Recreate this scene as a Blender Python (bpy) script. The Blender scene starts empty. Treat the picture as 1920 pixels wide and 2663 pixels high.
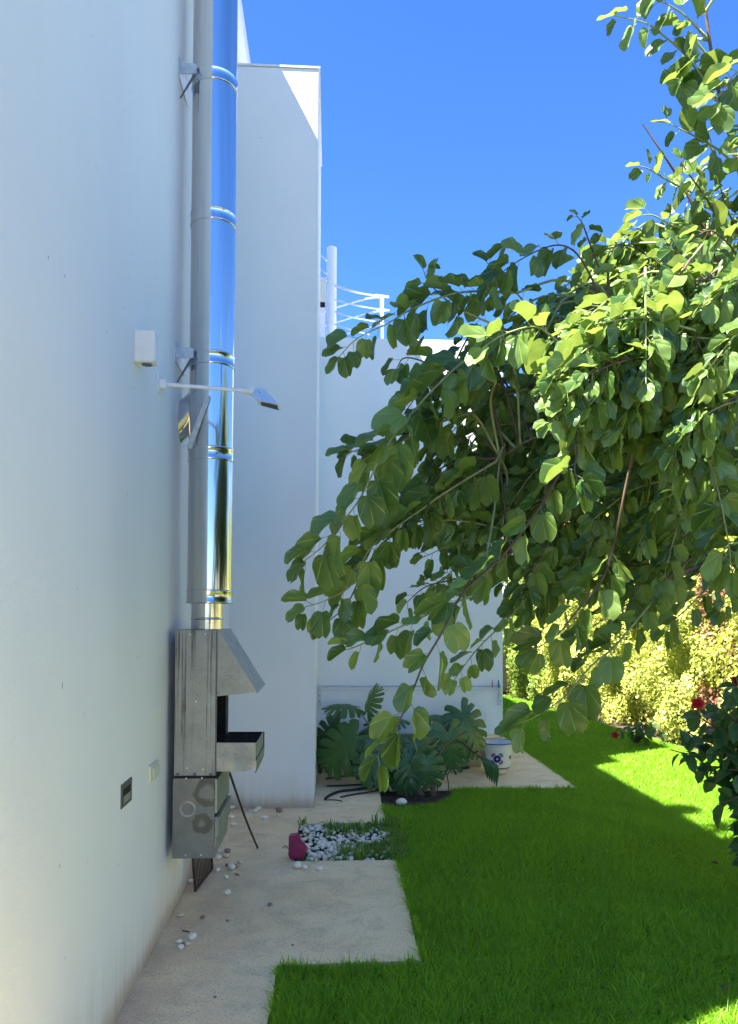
import bpy, bmesh, math, random
import numpy as np
from mathutils import Vector, Matrix

random.seed(7)
rng = np.random.default_rng(7)
SC = bpy.context.scene
COL = SC.collection
R = math.radians

# ---------------------------------------------------------------- camera
F = 1950.0          # focal length in photo pixels (1920 wide)
CH = 1.5            # eye height
YAW, PITCH, ROLL = math.atan(100 / F), R(1.5), 0.0046
SHIFT = 1600 - 1331.5 - F * math.tan(PITCH)
cam_data = bpy.data.cameras.new('camera')
cam = bpy.data.objects.new('camera', cam_data)
COL.objects.link(cam)
cam_data.sensor_fit = 'HORIZONTAL'
cam_data.sensor_width = 36.0
cam_data.lens = F / 1920 * 36
cam_data.shift_y = SHIFT / 1920
cam_data.clip_start = 0.05
cam_data.clip_end = 2000
RM = (Matrix.Rotation(-YAW, 3, 'Z') @ Matrix.Rotation(math.pi / 2 + PITCH, 3, 'X') @ Matrix.Rotation(ROLL, 3, 'Z'))
cam.matrix_world = Matrix.Translation((0, 0, CH)) @ RM.to_4x4()
SC.camera = cam

# ---------------------------------------------------------------- sky, sun, exposure
SUN = Vector((1.0, 0.55, -1.895)).normalized()       # direction the light travels
SUN_EL = math.asin(-SUN.z)
SUN_AZ = math.atan2(-SUN.x, -SUN.y)                   # clockwise from +Y
world = bpy.data.worlds.new('World')
SC.world = world
world.use_nodes = True
wn = world.node_tree
bg = wn.nodes['Background']
sky = wn.nodes.new('ShaderNodeTexSky')
sky.sky_type = 'NISHITA'
sky.sun_disc = False
sky.sun_elevation = SUN_EL
sky.sun_rotation = SUN_AZ % (2 * math.pi)
sky.altitude = 0
sky.air_density = 1.0
sky.dust_density = 0.0
sky.ozone_density = 10.0
hs_ = wn.nodes.new('ShaderNodeHueSaturation'); hs_.inputs['Saturation'].default_value = 1.13; hs_.inputs['Hue'].default_value = .509
wn.links.new(sky.outputs[0], hs_.inputs['Color']); wn.links.new(hs_.outputs[0], bg.inputs[0])
bg.inputs[1].default_value = 0.061
sun_data = bpy.data.lights.new('sun', 'SUN')
sun_data.energy = 5.0
sun_data.angle = R(0.53)
sun_data.color = (1.0, 0.95, 0.86)
sun = bpy.data.objects.new('sun', sun_data)
COL.objects.link(sun)
sun.location = (-6, -4, 14)
sun.rotation_euler = SUN.to_track_quat('-Z', 'Y').to_euler()
SC.view_settings.view_transform = 'Standard'
SC.view_settings.look = 'None'
SC.view_settings.exposure = 2.58
SC.view_settings.gamma = 1.0
SC.cycles.use_denoising = True
SC.cycles.max_bounces = 10
SC.cycles.diffuse_bounces = 5
SC.cycles.transmission_bounces = 6
SC.cycles.sample_clamp_indirect = 8.0

# ---------------------------------------------------------------- helpers
def ray(x, y):
    return RM @ Vector(((x - 960) / F, -(y - 1331.5 - SHIFT) / F, -1.0))
def P(x, y, Y):                 # point at distance Y along the wall seen at photo position x, y
    d = ray(x, y); return Vector((0, 0, CH)) + d * (Y / d.y)
def G(x, y, z=0.0):             # point on the ground
    d = ray(x, y); return Vector((0, 0, CH)) + d * ((z - CH) / d.z)
RMT = np.array(RM.transposed())
def proj(pts):
    q = (np.asarray(pts, float) - np.array([0, 0, CH])) @ RMT.T
    zz = np.maximum(-q[..., 2], 1e-4)
    return 960 + F * q[..., 0] / zz, 1331.5 + SHIFT - F * q[..., 1] / zz, -q[..., 2]

def tag(o, label=None, cat=None, group=None, kind=None):
    if label: o['label'] = label
    if cat: o['category'] = cat
    if group: o['group'] = group
    if kind: o['kind'] = kind
    return o
def empty(name, loc=(0, 0, 0)):
    o = bpy.data.objects.new(name, None); o.location = loc; o.empty_display_size = 0.1
    COL.objects.link(o); return o
def link(name, me, parent=None):
    o = bpy.data.objects.new(name, me); COL.objects.link(o)
    if parent is not None:
        o.parent = parent
        # keep world coordinates: things' empties are only translated
        p = parent; off = Vector((0, 0, 0))
        while p is not None:
            off += Vector(p.location); p = p.parent
        o.location = -off
    return o

class MB:
    """collects verts and faces for ONE mesh object"""
    def __init__(self): self.v = []; self.f = []; self.s = []
    def add(self, vs, fs, smooth=False):
        b = len(self.v); self.v += [tuple(p) for p in vs]
        self.f += [tuple(i + b for i in q) for q in fs]; self.s += [smooth] * len(fs); return self
    def box(self, x0, x1, y0, y1, z0, z1):
        v = [(x0, y0, z0), (x1, y0, z0), (x1, y1, z0), (x0, y1, z0), (x0, y0, z1), (x1, y0, z1), (x1, y1, z1), (x0, y1, z1)]
        return self.add(v, [(0, 3, 2, 1), (4, 5, 6, 7), (0, 1, 5, 4), (1, 2, 6, 5), (2, 3, 7, 6), (3, 0, 4, 7)])
    def prism(self, poly, axis, a0, a1):
        """poly: 2D points; extruded along axis ('x','y','z') from a0 to a1"""
        def mk(p, a):
            return {'y': (p[0], a, p[1]), 'x': (a, p[0], p[1]), 'z': (p[0], p[1], a)}[axis]
        n = len(poly); v = [mk(p, a0) for p in poly] + [mk(p, a1) for p in poly]
        f = [tuple(range(n)), tuple(range(2 * n - 1, n - 1, -1))] + [(i, n + i, n + (i + 1) % n, (i + 1) % n) for i in range(n)]
        return self.add(v, f)
    def tube(self, pts, rad, n=8, cap=True, smooth=True):
        pts = [Vector(p) for p in pts]; m = len(pts)
        if not hasattr(rad, '__len__'): rad = [rad] * m
        prev = None; vs = []
        for i, p in enumerate(pts):
            t = (pts[min(i + 1, m - 1)] - pts[max(i - 1, 0)]).normalized()
            if prev is None:
                u = t.orthogonal().normalized()
            else:
                u = prev - t * prev.dot(t)
                u = u.normalized() if u.length > 1e-6 else t.orthogonal().normalized()
            prev = u; w = t.cross(u)
            for k in range(n):
                a = 2 * math.pi * k / n
                vs.append(p + (u * math.cos(a) + w * math.sin(a)) * rad[i])
        fs = [(i * n + k, i * n + (k + 1) % n, (i + 1) * n + (k + 1) % n, (i + 1) * n + k) for i in range(m - 1) for k in range(n)]
        self.add(vs, fs, smooth)
        if cap:
            self.add(vs[:n], [tuple(range(n - 1, -1, -1))]); self.add(vs[-n:], [tuple(range(n))])
        return self
    def lathe(self, prof, cx, cy, n=48, smooth=True):
        vs = [(cx + r * math.cos(2 * math.pi * k / n), cy + r * math.sin(2 * math.pi * k / n), z) for r, z in prof for k in range(n)]
        fs = [(i * n + k, i * n + (k + 1) % n, (i + 1) * n + (k + 1) % n, (i + 1) * n + k) for i in range(len(prof) - 1) for k in range(n)]
        return self.add(vs, fs, smooth)
    def mesh(self, name, mat, bevel=0):
        me = bpy.data.meshes.new(name); me.from_pydata(self.v, [], self.f)
        me.polygons.foreach_set('use_smooth', self.s)
        if mat: me.materials.append(mat)
        bm = bmesh.new(); bm.from_mesh(me)
        bmesh.ops.recalc_face_normals(bm, faces=bm.faces)
        if bevel:
            es = [e for e in bm.edges if len(e.link_faces) == 2 and e.calc_face_angle(0) > 0.6]
            bmesh.ops.bevel(bm, geom=es, offset=bevel, segments=2, affect='EDGES', clamp_overlap=True)
        bm.to_mesh(me); bm.free()
        me.update(); return me
    def build(self, name, mat, parent=None, bevel=0):
        return link(name, self.mesh(name, mat, bevel), parent)

def smooth_path(pts, per=6):
    pts = [Vector(p) for p in pts]
    if len(pts) < 3: 
        return [pts[0].lerp(pts[-1], i / per) for i in range(per + 1)]
    q = [pts[0] * 2 - pts[1]] + pts + [pts[-1] * 2 - pts[-2]]
    out = []
    for i in range(1, len(q) - 2):
        for k in range(per):
            t = k / per
            out.append(0.5 * ((2 * q[i]) + (-q[i - 1] + q[i + 1]) * t + (2 * q[i - 1] - 5 * q[i] + 4 * q[i + 1] - q[i + 2]) * t * t
                              + (-q[i - 1] + 3 * q[i] - 3 * q[i + 1] + q[i + 2]) * t ** 3))
    out.append(pts[-1]); return out

def np_mesh(name, verts, quads=None, tris=None, mat=None, attr=None, smooth=False):
    """fast mesh from arrays; attr: per-vertex float called 'tint'"""
    me = bpy.data.meshes.new(name)
    nv = len(verts); me.vertices.add(nv); me.vertices.foreach_set('co', np.asarray(verts, np.float32).ravel())
    idx = []; starts = []; tot = 0
    q = np.asarray(quads if quads is not None else np.zeros((0, 4)), np.int32)
    t = np.asarray(tris if tris is not None else np.zeros((0, 3)), np.int32)
    loops = np.concatenate([q.ravel(), t.ravel()])
    st = np.concatenate([np.arange(len(q)) * 4, len(q) * 4 + np.arange(len(t)) * 3]).astype(np.int32)
    me.loops.add(len(loops)); me.loops.foreach_set('vertex_index', loops)
    me.polygons.add(len(st)); me.polygons.foreach_set('loop_start', st)
    if smooth: me.polygons.foreach_set('use_smooth', np.ones(len(st), bool))
    if attr is not None:
        a = me.attributes.new('tint', 'FLOAT', 'POINT'); a.data.foreach_set('value', np.asarray(attr, np.float32))
    if mat: me.materials.append(mat)
    me.update(calc_edges=True); return me

# ---------------------------------------------------------------- materials
class N:
    def __init__(self, name):
        self.m = bpy.data.materials.new(name); self.m.use_nodes = True
        self.t = self.m.node_tree; self.b = self.t.nodes['Principled BSDF']; self.o = self.t.nodes['Material Output']
    def new(self, typ, **kw):
        n = self.t.nodes.new(typ)
        for k, v in kw.items():
            if k.startswith('i_'):
                n.inputs[int(k[2:])].default_value = v
            else: setattr(n, k, v)
        return n
    def ln(self, a, b): self.t.links.new(a, b); return self
    def coord(self, scale=(1, 1, 1)):
        c = self.new('ShaderNodeTexCoord'); m = self.new('ShaderNodeMapping'); m.inputs['Scale'].default_value = scale
        self.ln(c.outputs['Object'], m.inputs[0]); return m.outputs[0]
    def noise(self, scale, detail=4, rough=.55, stretch=(1, 1, 1), dist=0):
        n = self.new('ShaderNodeTexNoise'); n.inputs['Scale'].default_value = scale; n.inputs['Detail'].default_value = detail
        n.inputs['Roughness'].default_value = rough; n.inputs['Distortion'].default_value = dist
        self.ln(self.coord(stretch), n.inputs['Vector']); return n.outputs['Fac']
    def ramp(self, fac, stops):
        r = self.new('ShaderNodeValToRGB'); e = r.color_ramp.elements
        while len(e) < len(stops): e.new(0.5)
        for k, (p, c) in enumerate(stops):
            e[k].position = p; e[k].color = (*c, 1) if hasattr(c, '__len__') else (c, c, c, 1)
        self.ln(fac, r.inputs[0]); return r.outputs[0]
    def mix(self, fac, a, b, mode='MIX'):
        m = self.new('ShaderNodeMix', data_type='RGBA', blend_type=mode)
        for inp, v in ((m.inputs[0], fac), (m.inputs[6], a), (m.inputs[7], b)):
            if hasattr(v, 'is_output'): self.ln(v, inp)
            elif hasattr(v, '__len__'): inp.default_value = (*v, 1)
            else: inp.default_value = v
        return m.outputs[2]
    def math(self, op, a, b=0.0, c=None, clamp=False):
        m = self.new('ShaderNodeMath', operation=op, use_clamp=clamp)
        for i, v in enumerate((a, b, c)):
            if v is None: continue
            if hasattr(v, 'is_output'): self.ln(v, m.inputs[i])
            else: m.inputs[i].default_value = v
        return m.outputs[0]
    def xyz(self):
        c = self.new('ShaderNodeTexCoord'); s = self.new('ShaderNodeSeparateXYZ'); self.ln(c.outputs['Object'], s.inputs[0]); return s.outputs
    def step(self, v, a, b):
        m = self.new('ShaderNodeMapRange', interpolation_type='SMOOTHSTEP')
        self.ln(v, m.inputs[0]); m.inputs[1].default_value = a; m.inputs[2].default_value = b; return m.outputs[0]
    def bump(self, h, strength, dist=0.01):
        b = self.new('ShaderNodeBump'); b.inputs['Strength'].default_value = strength; b.inputs['Distance'].default_value = dist
        self.ln(h, b.inputs['Height']); self.ln(b.outputs[0], self.b.inputs['Normal']); return self
    def col(self, c):
        if hasattr(c, 'is_output'): self.ln(c, self.b.inputs['Base Color'])
        else: self.b.inputs['Base Color'].default_value = (*c, 1)
        return self
    def pr(self, rough=.5, metal=0, spec=.5):
        self.b.inputs['Roughness'].default_value = rough; self.b.inputs['Metallic'].default_value = metal
        self.b.inputs['Specular IOR Level'].default_value = spec; return self

def plain(name, c, rough=.5, metal=0, spec=.5, var=.12, scale=30):
    n = N(name).pr(rough, metal, spec)
    f = n.noise(scale, 4)
    lo = tuple(x * (1 - var) for x in c); hi = tuple(min(1, x * (1 + var)) for x in c)
    n.col(n.ramp(f, [(.3, lo), (.7, hi)])); return n.m

def plaster(name, base, dirt=True):
    n = N(name).pr(.85, 0, .25)
    soft = n.noise(1.3, 5, .6, (1, 1, .5))
    c = n.mix(n.ramp(soft, [(.35, 0.0), (.75, 1.0)]), base, tuple(x * .93 for x in base))
    streak = n.noise(9, 5, .65, (1, 1, .05))
    c = n.mix(n.math('MULTIPLY', n.ramp(streak, [(.56, 0.0), (.8, 1.0)]), .16), c, (base[0] * .82, base[1] * .80, base[2] * .74))
    sp_ = n.ramp(n.noise(34, 1, .3), [(.815, 0.0), (.83, 1.0)])
    c = n.mix(n.math('MULTIPLY', sp_, .55), c, (.30, .27, .22))
    if dirt:
        z = n.xyz()[2]
        drips = n.noise(26, 4, .6, (1, 1, .06))
        wob = n.noise(2.2, 3)
        top = n.math('ADD', n.math('MULTIPLY', drips, .55), n.math('MULTIPLY', wob, .45))
        k = n.math('SUBTRACT', n.math('MULTIPLY', top, .62), z)
        c = n.mix(n.math('MULTIPLY', n.step(k, -.02, .36), .6), c, (.64, .55, .38))
        k2 = n.math('SUBTRACT', n.math('MULTIPLY', top, .16), z)
        c = n.mix(n.math('MULTIPLY', n.step(k2, -.04, .08), .7), c, (.40, .31, .20))
    n.col(c)
    h = n.math('ADD', n.noise(230, 3, .7), n.math('MULTIPLY', n.noise(22, 5, .65), 1.3))
    n.bump(h, .30, .004)
    return n.m

MAT = {}
MAT['plaster'] = plaster('white_plaster', (.87, .855, .84))
MAT['plaster_clean'] = plaster('clean_white_plaster', (.89, .885, .87), False)
MAT['cream'] = plaster('cream_plaster', (.62, .55, .42))
MAT['white_paint'] = plain('white_paint', (.82, .82, .82), .4, 0, .5, .03)
MAT['grey_white'] = plain('grey_white_plastic', (.72, .73, .70), .45, 0, .5, .06)
MAT['cream_plastic'] = plain('cream_plastic', (.70, .68, .52), .4, 0, .5, .04)
MAT['dark_grey'] = plain('dark_grey_metal', (.10, .11, .12), .5, .2, .5, .15)
MAT['black'] = plain('soot_black', (.012, .012, .013), .7, 0, .3, .4)
MAT['soil'] = plain('dark_soil', (.055, .038, .026), .95, 0, .2, .5, 14)
MAT['rust'] = plain('rusty_iron', (.07, .045, .035), .75, .3, .4, .5, 60)
MAT['rubber'] = plain('black_rubber', (.015, .015, .016), .5, 0, .5, .2)
MAT['bark'] = plain('grey_brown_bark', (.16, .11, .075), .85, 0, .3, .35, 40)
MAT['twig'] = plain('green_twig', (.24, .27, .11), .6, 0, .4, .25, 20)
MAT['brown_twig'] = plain('brown_twig', (.11, .075, .05), .7, 0, .3, .25, 20)

def m_concrete():
    n = N('concrete').pr(.9, 0, .25)
    c = n.ramp(n.noise(2.1, 6, .65), [(.28, (.84, .60, .33)), (.5, (.93, .68, .38)), (.72, (.95, .74, .46))])
    grime = n.ramp(n.noise(4.5, 6, .7, (1, 1.3, 1), .6), [(.48, 0.0), (.72, 1.0)])
    c = n.mix(n.math('MULTIPLY', n.math('MULTIPLY', grime, n.ramp(n.noise(60, 4, .7), [(.4, .25), (.6, 1.0)])), .75), c, (.42, .31, .18))
    x, y, z = n.xyz()
    red = n.math('MULTIPLY', n.step(x, -.15, -.75), n.ramp(n.noise(4.5, 4, .6), [(.35, 0.0), (.65, 1.0)]))
    c = n.mix(n.math('MULTIPLY', red, .75), c, (.70, .46, .28))
    speck = n.ramp(n.noise(110, 3, .6), [(.36, .72), (.46, 1.0), (.66, 1.08)])
    c = n.mix(1.0, c, speck, 'MULTIPLY')
    pale = n.ramp(n.noise(5.5, 4, .6, (1, 1, 1), 1.2), [(.62, 0.0), (.72, 1.0)])
    c = n.mix(n.math('MULTIPLY', pale, .45), c, (.95, .78, .54))
    n.col(c)
    n.bump(n.math('ADD', n.noise(190, 3, .7), n.math('MULTIPLY', n.noise(24, 5, .6), .9)), .25, .004)
    return n.m
MAT['concrete'] = m_concrete()

def m_steel():
    n = N('polished_steel').pr(.07, 1, .5)
    n.b.inputs['Roughness'].default_value = .07
    st = n.noise(30, 4, .6, (1, 1, .03))
    n.col(n.ramp(st, [(.3, (.60, .59, .57)), (.7, (.74, .735, .72))]))
    n.ln(n.ramp(n.noise(14, 4, .6, (1, 1, .12)), [(.3, .07), (.75, .20)]), n.b.inputs['Roughness'])
    n.bump(n.math('ADD', n.noise(7, 2, .4, (1, 1, .3)), n.math('MULTIPLY', n.noise(45, 2, .4, (1, 1, .05)), .12)), .11, .01)
    return n.m
MAT['steel'] = m_steel()
MAT['galv'] = plain('galvanised_bracket', (.55, .56, .56), .35, .8, .5, .15)

def m_bbq(name, streaks, stains=()):
    n = N(name).pr(.5, .45, .5)
    dk = .46 if stains else .72
    c = n.ramp(n.noise(9, 5, .65), [(.3, (.36 * dk, .38 * dk, .34 * dk)), (.7, (.47 * dk, .49 * dk, .45 * dk))])
    if streaks:
        s = n.ramp(n.noise(95, 3, .6, (1, 1, .012)), [(.555, 0.0), (.61, 1.0)])
        br = n.ramp(n.noise(11, 3, .5, (3, 3, .8)), [(.30, .35), (.55, 1.0)])
        c = n.mix(n.math('MULTIPLY', n.math('MULTIPLY', s, br), .8), c, (.06, .065, .06))
    spots = n.ramp(n.noise(120, 3, .6), [(.62, 0.0), (.70, 1.0)])
    c = n.mix(n.math('MULTIPLY', spots, .75), c, (.09, .075, .055))
    cd = n.new('ShaderNodeTexCoord')
    for kind, p, r, w in stains:
        wob = n.noise(17, 5, .6)
        d = n.new('ShaderNodeVectorMath', operation='DISTANCE'); n.ln(cd.outputs['Object'], d.inputs[0]); d.inputs[1].default_value = p
        if kind == 'ring':
            k = n.math('SUBTRACT', 1.0, n.step(n.math('ABSOLUTE', n.math('SUBTRACT', d.outputs['Value'], r)), 0.0, w))
            c = n.mix(n.math('MULTIPLY', n.math('MULTIPLY', k, n.ramp(n.noise(40, 2), [(.3, .2), (.7, 1.0)])), .6), c, (.62, .63, .58))
        else:
            dd = n.math('ADD', d.outputs['Value'], n.math('MULTIPLY', n.math('SUBTRACT', wob, .5), .07))
            k = n.math('MULTIPLY', n.math('SUBTRACT', 1.0, n.step(dd, r - .005, r + .004)), n.step(dd, w - .008, w + .008))
            c = n.mix(n.math('MULTIPLY', k, .75), c, (.085, .075, .055))
    n.col(c)
    n.ln(n.ramp(n.noise(22, 4), [(.3, .38), (.7, .62)]), n.b.inputs['Roughness'])
    n.bump(n.noise(6, 3), .06, .01)
    return n.m
Y1, Y2 = 3.66, 4.10
MAT['bbq_upper'] = m_bbq('streaked_sheet_steel', True)
MAT['bbq'] = m_bbq('dull_sheet_steel', False)
MAT['bbq_lower'] = m_bbq('stained_sheet_steel', False, [
    ('ring', tuple(P(489, 2104, Y1)), .034, .007),
    ('blot', tuple(P(526, 2143, Y1)), .050, .014),
    ('blot', tuple(P(541, 2060, Y1)), .066, .040)])

def m_leaf(name, lo, hi, trans, tw=.38, rough=.42, vein=.35, tint=False):
    """leaf with palmate veins from its UV map, light passing through"""
    n = N(name).pr(rough, 0, .42)
    oi = n.new('ShaderNodeObjectInfo')
    if tint:
        a = n.new('ShaderNodeAttribute', attribute_name='tint'); fac = a.outputs['Fac']
    else: fac = oi.outputs['Random']
    c = n.mix(fac, lo, hi)
    tc = n.mix(fac, tuple(x * .8 for x in trans), trans)
    if vein:
        uv = n.new('ShaderNodeUVMap'); s = n.new('ShaderNodeSeparateXYZ'); n.ln(uv.outputs[0], s.inputs[0])
        ang = n.math('ARCTAN2', n.math('SUBTRACT', s.outputs[0], .5), n.math('ADD', s.outputs[1], .02))
        v = n.math('ABSOLUTE', n.math('SINE', n.math('MULTIPLY', ang, 5.6)))
        vm = n.math('SUBTRACT', 1.0, n.step(v, 0.03, .16))
        c = n.mix(n.math('MULTIPLY', vm, vein), c, tuple(min(1, x * 2.0 + .03) for x in hi))
        n.bump(v, .35, .004)
    n.col(c)
    tr = n.new('ShaderNodeBsdfTranslucent'); n.ln(tc, tr.inputs[0])
    mx = n.new('ShaderNodeMixShader'); mx.inputs[0].default_value = tw
    n.ln(n.b.outputs[0], mx.inputs[1]); n.ln(tr.outputs[0], mx.inputs[2]); n.ln(mx.outputs[0], n.o.inputs[0])
    return n.m
MAT['leaf'] = m_leaf('orchid_tree_leaf', (.018, .060, .009), (.155, .240, .054), (.46, .62, .10), .26, .36, .65)
MAT['leaf_mass'] = m_leaf('orchid_tree_leaf_mass', (.018, .060, .009), (.155, .240, .054), (.46, .62, .10), .26, .36, .65, tint=True)
MAT['monstera'] = m_leaf('glossy_monstera_leaf', (.040, .105, .042), (.075, .165, .06), (.18, .34, .05), .18, .26, .25)
MAT['monstera_pale'] = m_leaf('pale_monstera_leaf', (.07, .15, .03), (.09, .18, .04), (.20, .34, .05), .25, .32, .2)
MAT['hibiscus'] = m_leaf('hibiscus_leaf', (.030, .085, .022), (.055, .125, .03), (.20, .34, .04), .3, .35, .2)
MAT['grass'] = m_leaf('grass_blade', (.10, .275, .006), (.31, .57, .032), (.44, .70, .03), .42, .5, 0, tint=True)
MAT['weed'] = m_leaf('weed_blade', (.09, .18, .02), (.22, .36, .05), (.32, .48, .05), .3, .5, 0, tint=True)
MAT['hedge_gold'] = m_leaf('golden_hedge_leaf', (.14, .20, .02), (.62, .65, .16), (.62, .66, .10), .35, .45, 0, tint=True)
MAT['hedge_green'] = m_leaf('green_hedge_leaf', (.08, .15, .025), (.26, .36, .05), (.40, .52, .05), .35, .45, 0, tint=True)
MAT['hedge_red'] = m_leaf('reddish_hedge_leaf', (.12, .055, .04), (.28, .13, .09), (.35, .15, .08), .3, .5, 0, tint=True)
MAT['petal'] = m_leaf('red_petal', (.35, .008, .012), (.5, .012, .015), (.6, .02, .02), .3, .5, 0)
MAT['dead'] = plain('dry_brown_leaf', (.20, .13, .07), .8, 0, .2, .3)
MAT['pebble'] = plain('white_pebble', (.90, .79, .62), .6, 0, .4, .16, 20)
MAT['pebble_brown'] = plain('brown_pebble', (.30, .20, .14), .7, 0, .4, .25, 20)
MAT['pebble_cream'] = plain('cream_pebble', (.72, .60, .45), .6, 0, .4, .15, 20)

# ================================================================ SETTING
WX = -0.785                                              # plane of the side wall
g = N('ground_earth').pr(.95, 0, .2)
g.col(g.ramp(g.noise(3, 5), [(.3, (.035, .045, .014)), (.7, (.055, .055, .022))]))
ground = MB().add([(-150, -150, -.03), (250, -150, -.03), (250, 250, -.03), (-150, 250, -.03)], [(0, 1, 2, 3)]).build('ground', g.m)
tag(ground, 'flat garden ground under the lawn', kind='structure')

def jitter_outline(poly, step, amp):
    out = []
    for i, a in enumerate(poly):
        b = poly[(i + 1) % len(poly)]; a_, b_ = Vector(a), Vector(b); L = (b_ - a_).length; n = max(1, int(L / step))
        nrm = Vector((-(b_ - a_).y, (b_ - a_).x)).normalized()
        for k in range(n):
            p = a_.lerp(b_, k / n) + nrm * (random.uniform(-amp, amp) if k else 0); out.append((p.x, p.y))
    return out
slab = [(-.9, -2.5), (-.22, -2.5), (-.22, 3.27), (.402, 3.285), (.408, 4.624), (-.217, 4.624), (-.216, 5.44), (.41, 5.455),
        (.425, 6.49), (2.167, 6.50), (2.155, 11.0), (-.9, 11.0)]
path = MB().prism(jitter_outline(slab, .06, .004), 'z', -.14, 0.0).build('concrete_path', MAT['concrete'])
tag(path, 'stained concrete path with stepped edges along the white wall', kind='structure')
bed = MB().add([(x, y, -.022) for x, y in jitter_outline([(-.24, 4.60), (.46, 4.60), (.46, 5.46), (-.24, 5.46)], .05, .004)],
               [tuple(range(len(jitter_outline([(-.24, 4.60), (.46, 4.60), (.46, 5.46), (-.24, 5.46)], .05, 0))))]).build('pebble_bed', MAT['soil'])
tag(bed, 'square of dark earth set in the path', kind='structure')
sp = [(.40, 5.98), (.52, 5.90), (.70, 5.98), (.92, 6.12), (1.12, 6.30), (1.22, 6.52), (.40, 6.52)]
soil = MB().add([(x, y, -.018) for x, y in jitter_outline(sp, .04, .012)], [tuple(range(len(jitter_outline(sp, .04, 0))))]).build('soil_bed', MAT['soil'])
tag(soil, 'patch of bare dark soil under the monstera', kind='structure')
border = MB().add([(x, y, -.016) for x, y in jitter_outline([(4.05, -4), (6.2, -4), (6.2, 15.2), (1.9, 15.2), (1.9, 13.95), (3.35, 13.9), (3.60, 12), (4.03, 8.4)], .15, .04)],
                  [tuple(range(len(jitter_outline([(4.05, -4), (6.2, -4), (6.2, 15.2), (1.9, 15.2), (1.9, 13.95), (3.35, 13.9), (3.60, 12), (4.03, 8.4)], .15, 0))))]).build('border_soil', MAT['soil'])
tag(border, 'strip of bare soil at the foot of the hedge', kind='structure')

# ---------------------------------------------------------------- the white house
house = empty('white_house', (WX, 1.6, 0))
tag(house, 'tall white plastered house filling the left side and the middle distance', 'house')
MB().box(-5.5, WX, 1.586, 7.3, -.15, 6.55).build('side_wall', MAT['plaster'], house, .006)
pier = MB().box(WX - .02, -.118, 5.885, 7.25, -.15, 5.856).build('pier', MAT['plaster'], house, .006)
tag(pier, 'white wall block jutting out behind the chimney pipe')
MB().box(-5.4, -.97, 7.301, 13.5, -.15, 7.95).build('upper_block', MAT['plaster_clean'], house, .006)
wing = MB().box(-.965, 1.67, 7.2, 10.6, .36, 4.19).build('rear_wing', MAT['plaster_clean'], house, .006)
tag(wing, 'low white wing with clothes rail, raised above a plinth')
MB().box(-.96, 1.50, 7.40, 10.5, -.15, .361).build('plinth', MAT['cream'], house)
# thin metal coping on the pier top
MB().box(WX + .002, -.108, 5.876, 7.19, 5.858, 5.872).build('coping', MAT['white_paint'], house)

# ---------------------------------------------------------------- garden boundary
bw = MB().box(1.0, 6.4, 14.9, 15.1, -.1, 1.9).build('end_wall', MAT['cream']); tag(bw, 'low cream garden wall at the far end of the lawn', 'wall')
MB().box(.98, 6.4, 14.87, 15.13, 1.9, 1.95).build('coping', MAT['cream'], bw)
bw2 = MB().box(6.2, 6.4, -6, 14.89, -.1, 2.1).build('boundary_wall', MAT['cream']); tag(bw2, 'cream boundary wall behind the hedge', 'wall')

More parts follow.
